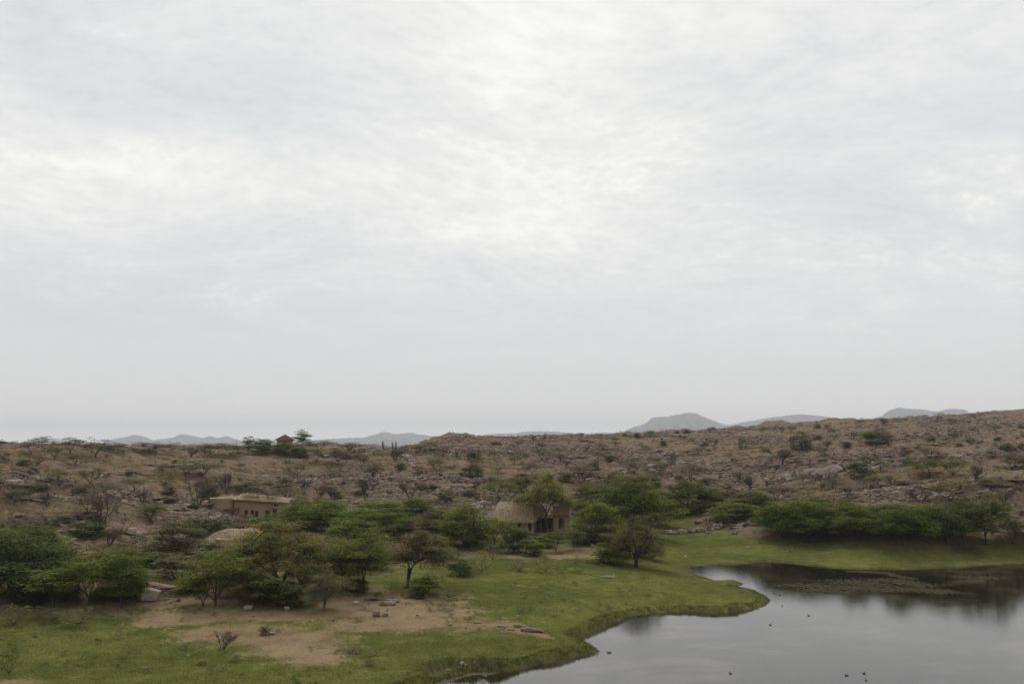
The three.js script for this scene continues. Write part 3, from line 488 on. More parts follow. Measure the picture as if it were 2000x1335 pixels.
// one plant: [kind, colour, foot x, foot y, width, height (all as sighted on the photograph), label]
function plants(rows) {
  for (const [kind, mat, px, py, w, h, label, bark] of rows) {
    const at = ground(px, py), m = perPixel(at), k = (byLabel.get(kind) ?? 0); byLabel.set(kind, k + 1);
    const turn = kind === 'leaning' ? 0 : prnd() * 6.283;
    const grow = kind === 'green' || kind === 'thicket' ? [1.14, 1.10] : kind === 'bush' ? [1.12, 1.12] : kind === 'tall' ? [1.1, 1.04] : [1.05, 1.04];
    plantAt(kind, k, M[mat], at, w * m * grow[0], h * m * grow[1], turn, label, undefined, bark);
  }
}
plants([
  // the near left, from the edge of the picture
  ['green', 'dark', 20, 1168, 200, 125, 'large dark green tree at the far left edge, above the lawn'],
  ['green', 'mid', 62, 1100, 120, 72, 'bright green tree behind the large dark tree at left edge'],
  ['green', 'deep', -70, 1120, 170, 100, 'dark green tree cut by the left edge of the view'],
  ['sapling', 'mid', 104, 1187, 92, 82, 'leaning young green tree with one thin trunk, left of the pale boulder'],
  ['umbrella', 'deep', 150, 1182, 96, 84, 'dark-stemmed green tree between the leaning sapling and many-stemmed clump'],
  ['umbrella', 'mid', 173, 1181, 110, 86, 'green tree with a fan of thin bare stems, left of the boulder'],
  ['tall', 'deep', 236, 1187, 96, 112, 'slim two-stemmed green tree just left of the big pale boulder'],
  ['bush', 'grey', 258, 1172, 54, 40, 'grey-green bush against the left side of the pale boulder'],
  ['bush', 'dark', 215, 1172, 48, 26, 'low dark bush at the foot of the slim two-stemmed tree'],
  ['weed', 'grey', 24, 1222, 78, 36, 'grey-green low shrub at the left edge of the lawn'],
  ['weed', 'dark', 100, 1212, 60, 20, 'flat dark weedy shrub on bare earth at left'],
  ['weed', 'grey', 155, 1218, 82, 28, 'grey weedy shrub on the lawn edge below the left trees'],
  ['weed', 'dark', 16, 1316, 48, 46, 'dark wispy shrub in the bottom left corner'],
  ['dry', 'ash', 434, 1268, 44, 36, 'sparse half-dead shrub alone on the left lawn'],
  ['umbrella', 'mid', 420, 1183, 140, 100, 'spreading green tree with bent black stems right of the pale boulder'],
  ['sapling', 'mid', 396, 1184, 90, 72, 'leaning dark-stemmed tree beside the spreading green tree'],
  ['bush', 'grey', 350, 1130, 84, 46, 'grey-green bush on the slab slope above the pale boulder'],
  ['bush', 'mid', 195, 1120, 110, 40, 'low green thicket bush on the slope above the left trees'],
  ['bush', 'deep', 285, 1112, 90, 34, 'low green bush just below the dark upright rock'],
  ['oldbig', 'olive', 548, 1156, 216, 138, 'big old tree with crooked black trunk and yellow-olive crown', barkDark],
  ['bush', 'gold', 498, 1096, 76, 64, 'yellow-topped bush on the left flank of the big old tree'],
  ['green', 'mid', 462, 1130, 90, 58, 'mid green tree in front of the low thatched round hut'],
  ['bush', 'dark', 512, 1182, 110, 68, 'dark green bush below the big old tree'],
  ['bush', 'dark', 565, 1186, 66, 44, 'small dark bush right below the crooked trunk of the old tree'],
  ['gnarled', 'grey', 634, 1192, 84, 84, 'small tree with a pale forked trunk on the bare earth', barkGrey],
  ['tall', 'mid', 709, 1158, 104, 112, 'upright green tree between the old tree and the leaning brown tree'],
  ['tall', 'yellow', 668, 1150, 80, 104, 'yellow-green tree behind the pale forked trunk'],
  ['bush', 'dark', 690, 1160, 50, 34, 'dark bush at the foot of the upright green tree'],
  ['leaning', 'brown', 797, 1148, 134, 118, 'olive-brown tree with a leaning trunk at the left end of the lawn'],
  ['bush', 'deep', 826, 1164, 74, 40, 'dark green bush under the leaning olive-brown tree'],
  ['weed', 'yellow', 765, 1162, 34, 30, 'thin yellowish shrub left of the leaning trunk'],
  ['weed', 'drab', 712, 1190, 26, 22, 'leafless forked twig shrub beside the flat rocks on bare earth'],
  ['weed', 'drab', 838, 1190, 34, 24, 'thin dry shrub left of the peacock'],
  ['weed', 'drab', 868, 1190, 34, 16, 'low dry shrub just below the peacock'],
  ['bush', 'dark', 60, 1178, 70, 36, 'dark undergrowth bush at the foot of the far left large tree'],
  ['bush', 'deep', 128, 1176, 54, 30, 'undergrowth bush between the leaning sapling and its right neighbour'],
  ['bush', 'mid', 196, 1174, 52, 28, 'undergrowth bush beside the fan of thin bare stems'],
  ['bush', 'mid', 90, 1134, 96, 44, 'green bush filling the gap behind the left sapling'],
  ['bush', 'drab', 262, 1140, 50, 26, 'drab bush on the slabs above the pale boulder'],
  ['bush', 'mid', 375, 1156, 62, 34, 'feathery green bush left of the bent black stems'],
  ['bush', 'moss', 600, 1150, 70, 44, 'olive undergrowth bush right of the crooked black trunk'],
  ['bush', 'mid', 655, 1120, 84, 50, 'green bush behind the pale forked trunk, below the thicket'],
  ['bush', 'deep', 730, 1110, 70, 44, 'green bush right of the upright tree, below the thicket'],
  ['bush', 'drab', 748, 1092, 60, 36, 'drab bush between the thicket and the leaning brown tree'],
  ['bush', 'mid', 848, 1082, 66, 36, 'green bush right behind the leaning olive-brown tree'],
  ['bush', 'grey', 925, 1068, 56, 34, 'grey-green bush right of the many-stemmed tree by the cottage'],
  ['bush', 'moss', 876, 1092, 44, 22, 'low olive bush on dry grass below the many-stemmed tree'],
  ['bush', 'deep', 1142, 1064, 50, 36, 'bush filling the gap between cottage wall and drooping tree'],
  ['bush', 'moss', 1222, 1084, 66, 44, 'olive bush just behind the left of the gnarled tree'],
  ['bush', 'mid', 1310, 1006, 60, 26, 'green bush at the left of the inlet head'],
  // the green thicket between the cottages
  ['green', 'mid', 585, 1036, 92, 66, 'green tree at the left end of the thicket between the cottages'],
  ['green', 'bright', 640, 1040, 112, 66, 'broad bright green tree, second from left in the thicket between cottages'],
  ['green', 'bright', 712, 1046, 118, 62, 'broad green tree in the middle of the thicket between the cottages'],
  ['green', 'mid', 692, 1072, 128, 56, 'low front tree of the thicket, just right of the big old tree'],
  ['green', 'mid', 770, 1052, 104, 60, 'green tree at the right end of the thicket between cottages'],
  ['green', 'mid', 632, 1016, 96, 44, 'green tree at the back left of the thicket between cottages'],
  ['green', 'bright', 742, 1014, 110, 42, 'green tree at the back right of the thicket between cottages'],
  ['green', 'deep', 810, 1020, 80, 48, 'dark green tree behind the right end of the thicket'],
  ['umbrella', 'drab', 833, 1002, 66, 32, 'drab flat-topped tree behind the thicket, left of the stone pile'],
  ['tall', 'drab', 838, 1062, 66, 66, 'thin drab tree right of the thicket between the cottages'],
  ['green', 'mid', 906, 1072, 112, 96, 'green many-stemmed tree left of the thatched cottage'],
  ['green', 'deep', 864, 1060, 72, 70, 'darker green tree just behind the many-stemmed tree'],
  ['sapling', 'mid', 966, 1064, 90, 66, 'green tree with one slanting trunk in front of the thatched roof'],
  ['bush', 'dark', 1004, 1080, 66, 54, 'dark bush below the left wing of the thatched cottage'],
  ['bush', 'mid', 1043, 1086, 52, 34, 'rounded green bush in front of the cottage porch'],
  ['bush', 'mid', 1008, 1058, 46, 30, 'green bush against the left wing of the thatched cottage'],
  ['sapling', 'deep', 1086, 1078, 52, 42, 'young green tree in front of the small pool'],
  ['bush', 'mid', 1064, 1068, 46, 26, 'low green bush at the left end of the small pool'],
  ['sapling', 'grey', 1121, 1072, 40, 46, 'thin grey-green tree at the right end of the small pool'],
  ['weed', 'drab', 962, 1092, 46, 34, 'brownish thin shrub on dry grass below the thatched cottage'],
  ['weed', 'yellow', 940, 1118, 64, 40, 'yellow-green thin shrub on the lawn below the cottage'],
  ['bush', 'dark', 898, 1124, 52, 30, 'small dark bush on the lawn right of the leaning tree'],
  ['weed', 'drab', 1012, 1116, 44, 26, 'wispy brown shrub on the dry grass, left of centre lawn'],
  ['weed', 'yellow', 1065, 1116, 52, 30, 'wispy yellow shrub on the dry grass, centre of the lawn'],
  ['weed', 'deep', 1098, 1120, 30, 20, 'small dark green clump on the lawn below the pool'],
  ['weed', 'deep', 1130, 1118, 44, 26, 'spreading low green shrub on the lawn below the pool'],
  ['roundtop', 'yellow', 1066, 1043, 124, 118, 'tall yellow-green tree rising in front of the thatched cottage'],
  ['umbrella', 'mid', 975, 981, 74, 50, 'umbrella tree on the slope behind the thatched roof'],
  ['tall', 'olive', 1018, 962, 60, 34, 'olive tree behind the left of the tall yellow-green tree'],
  ['umbrella', 'drab', 1135, 950, 86, 42, 'drab flat tree on the slope above the thatched cottage'],
  // right of the cottage
  ['green', 'mid', 1164, 1058, 100, 90, 'drooping bright green tree right of the thatched cottage'],
  ['green', 'deep', 1232, 1046, 132, 104, 'large deep green tree behind the gnarled tree'],
  ['green', 'deep', 1185, 1014, 118, 72, 'dark green tree behind the drooping tree'],
  ['green', 'mid', 1270, 1024, 110, 68, 'green tree at the right end of the group right of cottage'],
  ['tall', 'yellow', 1145, 992, 70, 52, 'yellowish tree uphill, right of the tall cottage tree'],
  ['green', 'olive', 1232, 966, 92, 46, 'olive tree uphill behind the green group right of the cottage'],
  ['bush', 'gold', 1202, 944, 40, 26, 'golden bush at the foot of the pale ledge'],
  ['bush', 'deep', 1266, 956, 46, 32, 'dark green bush uphill, left of the broken rocks'],
  ['umbrella', 'drab', 1130, 930, 66, 26, 'sparse drab tree left of the pale ledge'],
  ['bush', 'dark', 1177, 1062, 46, 30, 'dark bush at the trunk of the drooping bright tree'],
  ['gnarled', 'moss', 1243, 1106, 126, 98, 'gnarled olive tree with black trunk standing on the lawn', barkDark],
  ['bush', 'mid', 1193, 1100, 72, 40, 'green bush left of the gnarled tree on the lawn'],
  ['bush', 'grey', 1272, 1092, 44, 36, 'dull bush close behind the gnarled tree'],
  ['weed', 'deep', 1160, 1080, 30, 18, 'small dark shrub on the grass between pool and gnarled tree'],
  ['green', 'deep', 1345, 999, 112, 58, 'deep green spreading tree at the head of the grassy inlet'],
  ['green', 'deep', 1396, 988, 60, 40, 'smaller dark green tree right of the tree at the inlet head'],
  ['green', 'mid', 1290, 998, 80, 44, 'low green tree left of the inlet head'],
  ['umbrella', 'drab', 1350, 946, 76, 44, 'brownish spreading tree above the inlet, on rocks'],
  ['umbrella', 'grey', 1290, 926, 50, 22, 'grey-green small tree on the slope above the inlet'],
  ['green', 'mid', 1434, 1018, 96, 42, 'low green tree on red earth between inlet and lakeside thicket'],
  ['green', 'mid', 1468, 992, 86, 32, 'flat green tree just uphill of the red earth bank'],
  ['bush', 'dark', 1492, 992, 22, 18, 'small dark rounded bush on the red earth bank'],
  ['umbrella', 'drab', 1515, 978, 70, 32, 'drab thin tree above the left end of the lakeside thicket'],
  ['dry', 'dry', 1428, 982, 48, 32, 'purple-brown leafless shrub above the green inlet trees'],
  // the lakeside thicket
  ['thicket', 'deep', 1528, 1052, 90, 64, 'left end tree of the lakeside thicket'],
  ['thicket', 'deep', 1560, 1056, 96, 70, 'dark many-stemmed tree, second from left in the lakeside thicket'],
  ['thicket', 'deep', 1582, 1060, 84, 62, 'front tree with clustered stems, third from left in lakeside thicket'],
  ['green', 'mid', 1560, 1034, 140, 62, 'broad pale-topped tree at the back left of the lakeside thicket'],
  ['thicket', 'deep', 1640, 1050, 100, 68, 'dark tree left of the middle of the lakeside thicket'],
  ['green', 'mid', 1615, 1024, 140, 54, 'highest back tree of the lakeside thicket, left half'],
  ['thicket', 'deep', 1660, 1057, 66, 58, 'short front tree in the middle of the lakeside thicket'],
  ['thicket', 'mid', 1684, 1058, 84, 62, 'drooping front tree in the middle of the lakeside thicket'],
  ['green', 'deep', 1690, 1030, 120, 50, 'dark back tree in the middle of the lakeside thicket'],
  ['thicket', 'deep', 1762, 1064, 106, 70, 'dark single-trunked tree right of the middle of lakeside thicket'],
  ['green', 'deep', 1752, 1032, 106, 46, 'back tree behind the single-trunked tree of the lakeside thicket'],
  ['thicket', 'deep', 1810, 1058, 86, 64, 'dark tree in the right half of the lakeside thicket'],
  ['green', 'mid', 1822, 1038, 110, 54, 'back tree in the right half of the lakeside thicket'],
  ['thicket', 'dark', 1848, 1062, 80, 60, 'very dark low tree at the right end of the lakeside thicket'],
  ['thicket', 'deep', 1880, 1052, 70, 60, 'last dark tree of the lakeside thicket, beside the tall one'],
  ['tall', 'deep', 1926, 1064, 86, 98, 'tall blue-green tree standing right of the lakeside thicket'],
  ['sapling', 'grey', 1978, 1062, 58, 44, 'thin grey-green tree near the right edge of the view'],
  ['weed', 'grey', 1895, 1076, 60, 16, 'grey low shrub on the far bank below the tall tree'],
  ['tall', 'mid', 2050, 1068, 70, 60, 'green tree beyond the right edge of the far bank'],
  // round the left cottages
  ['bush', 'deep', 425, 1112, 60, 38, 'green bush hiding the foot of the low round hut, left'],
  ['bush', 'mid', 462, 1116, 70, 42, 'green bush hiding the foot of the low round hut, right'],
  ['sparse', 'pale', 509, 1011, 84, 66, 'sparse pale tree standing against the long left cottage'],
  ['sparse', 'brown', 470, 1006, 40, 36, 'brownish creeper-like bush on the wall of the long left cottage'],
  ['bush', 'bright', 516, 1042, 66, 36, 'fresh bright green bush just below the long left cottage'],
  ['green', 'grey', 344, 1088, 104, 72, 'large grey-green tree left of the low thatched round hut'],
  ['bush', 'drab', 446, 1040, 80, 30, 'drab bush in front of the round end of the left cottage'],
  ['bush', 'grey', 400, 1046, 90, 40, 'grey-green bush between the two left cottages'],
  ['dry', 'rust', 476, 1034, 56, 28, 'reddish leafless shrub in front of the long left cottage'],
  ['dry', 'dry', 385, 987, 58, 52, 'large brown leafless shrub left of the long left cottage'],
  ['bush', 'deep', 408, 984, 44, 34, 'dark green bush close to the round end of the left cottage'],
  ['umbrella', 'pale', 560, 976, 72, 32, 'pale flat tree behind the right end of the left cottage'],
  ['umbrella', 'yellow', 500, 962, 100, 22, 'yellowish flat tree behind the roof of the left cottage'],
  ['snag', 'dry', 443, 966, 20, 46, 'thin bare dead stem behind the left cottage'],
  ['umbrella', 'mid', 293, 1020, 66, 38, 'small umbrella tree with V-shaped stems on the left slope'],
  ['dry', 'dry', 202, 1022, 62, 62, 'dark purple-brown leafless tree on the left slope'],
  ['umbrella', 'drab', 172, 1006, 66, 42, 'drab spreading tree left of the purple-brown leafless tree'],
  ['dry', 'rust', 212, 1066, 70, 36, 'low reddish-brown leafless thicket above the left trees'],
  ['bush', 'dark', 170, 1048, 64, 28, 'dark flat bush among slabs on the left slope'],
  ['dry', 'dry', 55, 1036, 84, 26, 'low purple leafless scrub by the striped ledges at far left'],
  ['umbrella', 'pale', 176, 948, 56, 34, 'small pale umbrella tree halfway up the left slope'],
  ['umbrella', 'pale', 262, 960, 56, 30, 'pale thin tree halfway up the slope, near the sandy terrace'],
  ['umbrella', 'yellow', 320, 950, 62, 30, 'yellowish flat tree on the sandy terrace, left slope'],
  ['dry', 'dry', 275, 990, 40, 40, 'narrow leafless shrub above the small umbrella tree'],
  ['umbrella', 'drab', 210, 974, 66, 30, 'pair-stemmed drab tree left of the sandy terrace'],
  ['umbrella', 'pale', 395, 932, 72, 32, 'pale green umbrella tree on the slope above the left cottage'],
  ['umbrella', 'grey', 432, 954, 46, 26, 'grey thin tree just above the round end of the left cottage'],
  ['snag', 'dry', 713, 976, 34, 46, 'black-trunked bare tree above the green thicket'],
  ['dry', 'dry', 652, 977, 52, 28, 'brown leafless shrub above the left of the green thicket'],
  ['dry', 'rust', 800, 972, 42, 36, 'rusty leafless shrub above the right of the green thicket'],
  ['snag', 'dry', 592, 967, 26, 30, 'small bare tree above the green thicket, by the dirt path'],
  // the skyline
  ['umbrella', 'pale', 86, 880, 44, 26, 'small umbrella tree on the left skyline, nearest the edge'],
  ['umbrella', 'pale', 136, 886, 58, 32, 'broad umbrella tree on the left skyline with fanned stems'],
  ['umbrella', 'olive', 186, 892, 62, 34, 'olive spreading tree on the left skyline'],
  ['umbrella', 'drab', 292, 882, 84, 18, 'low drab tree on the left skyline under the blue peaks'],
  ['umbrella', 'pale', 410, 888, 60, 24, 'pale tree on the skyline left of the hilltop hut'],
  ['tall', 'deep', 485, 886, 22, 36, 'narrow dark green tree left of the hilltop hut'],
  ['green', 'deep', 512, 886, 42, 34, 'rounded green tree immediately left of the hilltop hut'],
  ['umbrella', 'mid', 450, 890, 60, 26, 'green flat tree on the skyline between pale tree and narrow tree'],
  ['green', 'mid', 553, 886, 44, 21, 'green tree in front of the hilltop hut'],
  ['tall', 'bright', 590, 879, 36, 40, 'bright airy tree right behind the hilltop hut'],
  ['bush', 'dark', 585, 896, 34, 26, 'dark bush on the rubble dome below the hilltop hut'],
  ['umbrella', 'yellow', 622, 884, 66, 24, 'yellow-green hedge-like tree right of the hilltop hut'],
  ['umbrella', 'mid', 680, 884, 62, 22, 'green flat tree on the skyline above the rubble dome'],
  ['umbrella', 'pale', 660, 908, 58, 36, 'pale green spreading tree on the rubble dome'],
  ['umbrella', 'drab', 705, 914, 34, 26, 'drab small tree on the right shoulder of the rubble dome'],
  ['dry', 'dry', 728, 930, 48, 26, 'brown leafless shrub below the rubble dome'],
  ['column', 'cactus', 748, 879, 6, 19, 'single narrow column cactus on the skyline, the thinner one'],
  ['column', 'cactus', 770, 880, 11, 20, 'clustered column cactus on the skyline, the broader one'],
  ['umbrella', 'yellow', 816, 884, 40, 18, 'yellowish low tree left of the bare skyline mound'],
  ['umbrella', 'pale', 1020, 908, 44, 30, 'left one of two twin shrubby trees on the middle slope'],
  ['umbrella', 'pale', 1058, 904, 44, 32, 'right one of two twin shrubby trees on the middle slope'],
  ['bush', 'grey', 924, 934, 44, 28, 'grey-green bush on dark rocks above the thicket'],
  ['dry', 'dry', 770, 900, 46, 24, 'brown leafless shrub under the column cacti'],
  ['snag', 'dry', 1526, 911, 44, 36, 'dead tree with a thick black trunk on the terraced slope'],
  ['column', 'cactus', 1447, 878, 9, 24, 'column cactus on the terraced slope, left of the dead tree'],
  ['column', 'cactus', 1548, 880, 10, 34, 'very tall column cactus on the terraced slope, right of dead tree'],
  ['bush', 'grey', 1566, 878, 46, 26, 'grey bush beside the very tall column cactus'],
  ['snag', 'dry', 1467, 962, 30, 34, 'small bare tree below the pale rock band'],
  ['bush', 'dark', 1684, 934, 46, 34, 'dark bush at the right end of the pale rock band'],
  ['dry', 'dry', 1628, 955, 52, 30, 'brown leafless shrub below the pale rock band'],
  ['umbrella', 'mid', 1700, 870, 44, 30, 'fresh green small tree high on the terraced slope'],
  ['bush', 'olive', 1715, 868, 56, 24, 'olive bush high on the terraced slope, beside the fresh green tree'],
  ['umbrella', 'drab', 1605, 894, 30, 24, 'thin drab tree right of the dead tree'],
  ['umbrella', 'deep', 1815, 934, 86, 36, 'green flat tree in the hollow of the right slope'],
  ['umbrella', 'olive', 1862, 930, 66, 34, 'olive flat tree in the hollow of the right slope'],
  ['umbrella', 'olive', 1856, 984, 92, 48, 'olive tree on the slope above the lakeside thicket'],
  ['snag', 'dry', 1902, 950, 34, 44, 'bare dark tree on the right slope above the tall tree'],
  ['dry', 'dry', 1800, 980, 66, 26, 'low purple leafless scrub just above the lakeside thicket'],
  ['dry', 'dry', 1960, 985, 46, 26, 'leafless scrub near the right edge, above the bank'],
  ['umbrella', 'drab', 1985, 915, 46, 28, 'drab tree at the right edge of the upper slope'],
]);
// ------------------------------------------------------------------ rocks
const rockShape = (seed, ex, ey, ez, n = 22) => {
  const rnd = mulberry(seed), pts = [];
  for (let i = 0; i < n; i++) { const p = V(rnd() * 2 - 1, rnd() * 2 - 1, rnd() * 2 - 1); const m = Math.max(Math.abs(p.x), Math.abs(p.y), Math.abs(p.z)); p.multiplyScalar((0.78 + 0.22 * rnd()) / m); pts.push(V(p.x * ex, p.y * ey, p.z * ez)); }
  return metreUv(new ConvexGeometry(pts), 0.35);
};
const rubbleShapes = [0, 1, 2, 3, 4, 5].map((i) => rockShape(500 + i, 0.5, 0.30, 0.42)), slabShapes = [0, 1, 2, 3, 4].map((i) => rockShape(520 + i, 1.0, 0.16, 0.5, 20)), blockShapes = [0, 1, 2, 3, 4].map((i) => rockShape(540 + i, 0.5, 0.38, 0.42, 30));
const rockMat = (r, g, b) => new THREE.MeshPhysicalMaterial({ specularIntensity: 0.15, color: new THREE.Color().setRGB(r, g, b), map: rockGrain, bumpMap: rockGrain, bumpScale: 0.03, roughness: 0.95 });
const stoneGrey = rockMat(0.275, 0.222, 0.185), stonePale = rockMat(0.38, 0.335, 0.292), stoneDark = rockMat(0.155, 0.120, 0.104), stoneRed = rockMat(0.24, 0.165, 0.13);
{
  const rnd = mulberry(610), lists = [...rubbleShapes, ...slabShapes].map(() => []), q = new THREE.Quaternion(), m = new THREE.Matrix4();
  let placed = 0;
  for (let tries = 0; tries < 220000 && placed < 52000; tries++) {
    const az = (rnd() * 2 - 1) * 0.54, r = 120 * Math.pow(5.6, rnd()), x = Math.sin(az) * r, z = -Math.cos(az) * r;
    const patch = rockiness(x, z);
    if (rnd() > smooth(-0.35, 0.75, patch) * 0.95 + 0.05) continue;
    const h = heightFull(x, z);
    if (h < 3.0 + 1.2 * n2(x * 0.05, z * 0.05) || (r < 215 && h < 4.2 && az > 0.05)) continue;
    const slab = rnd() < (az > 0.06 ? 0.62 : az < -0.22 ? 0.55 : 0.25), k = slab ? 6 + Math.floor(rnd() * 5) : Math.floor(rnd() * 6);
    const size = (slab ? 0.42 : 0.5) * Math.exp((rnd() - 0.35) * 1.5) * (r > 420 ? 1.3 : 1) * (0.6 + 0.75 * smooth(0.0, 0.9, patch));
    const turn = slab ? (rnd() - 0.5) * 0.9 : rnd() * 6.28;
    q.setFromEuler(new THREE.Euler((rnd() - 0.5) * 0.35 - 0.12, turn, (az > 0.1 ? 0.09 : az < -0.25 ? -0.06 : 0) + (rnd() - 0.5) * 0.3, 'YXZ'));
    m.compose(V(x, h + size * (slab ? 0.10 : 0.10), z), q, V(size * (slab ? 1 + 0.8 * rnd() : 1), size * (1.0 + 0.8 * rnd()), size));
    const pale = Math.pow(rnd(), 1.6), t = 0.66 + 0.62 * pale;
    lists[k].push([m.clone(), [t, t * (0.96 + 0.04 * rnd()), t * (0.92 + 0.06 * rnd())]]); placed++;
  }
  lists.forEach((list, k) => {
    const g = k < 6 ? rubbleShapes[k] : slabShapes[k - 6], im = shadows(new THREE.InstancedMesh(g, stoneGrey, list.length));
    list.forEach(([mm, c], i) => { im.setMatrixAt(i, mm); im.setColorAt(i, new THREE.Color().setRGB(...c)); });
    im.name = numbered('rubble'); im.userData.kind = 'stuff'; scene.add(im);
    tag(im, k < 6 ? 'broken grey stones strewn over the brown hillsides' : 'thin grey rock flakes lying along the hillside ledges', 'rubble');
  });
}
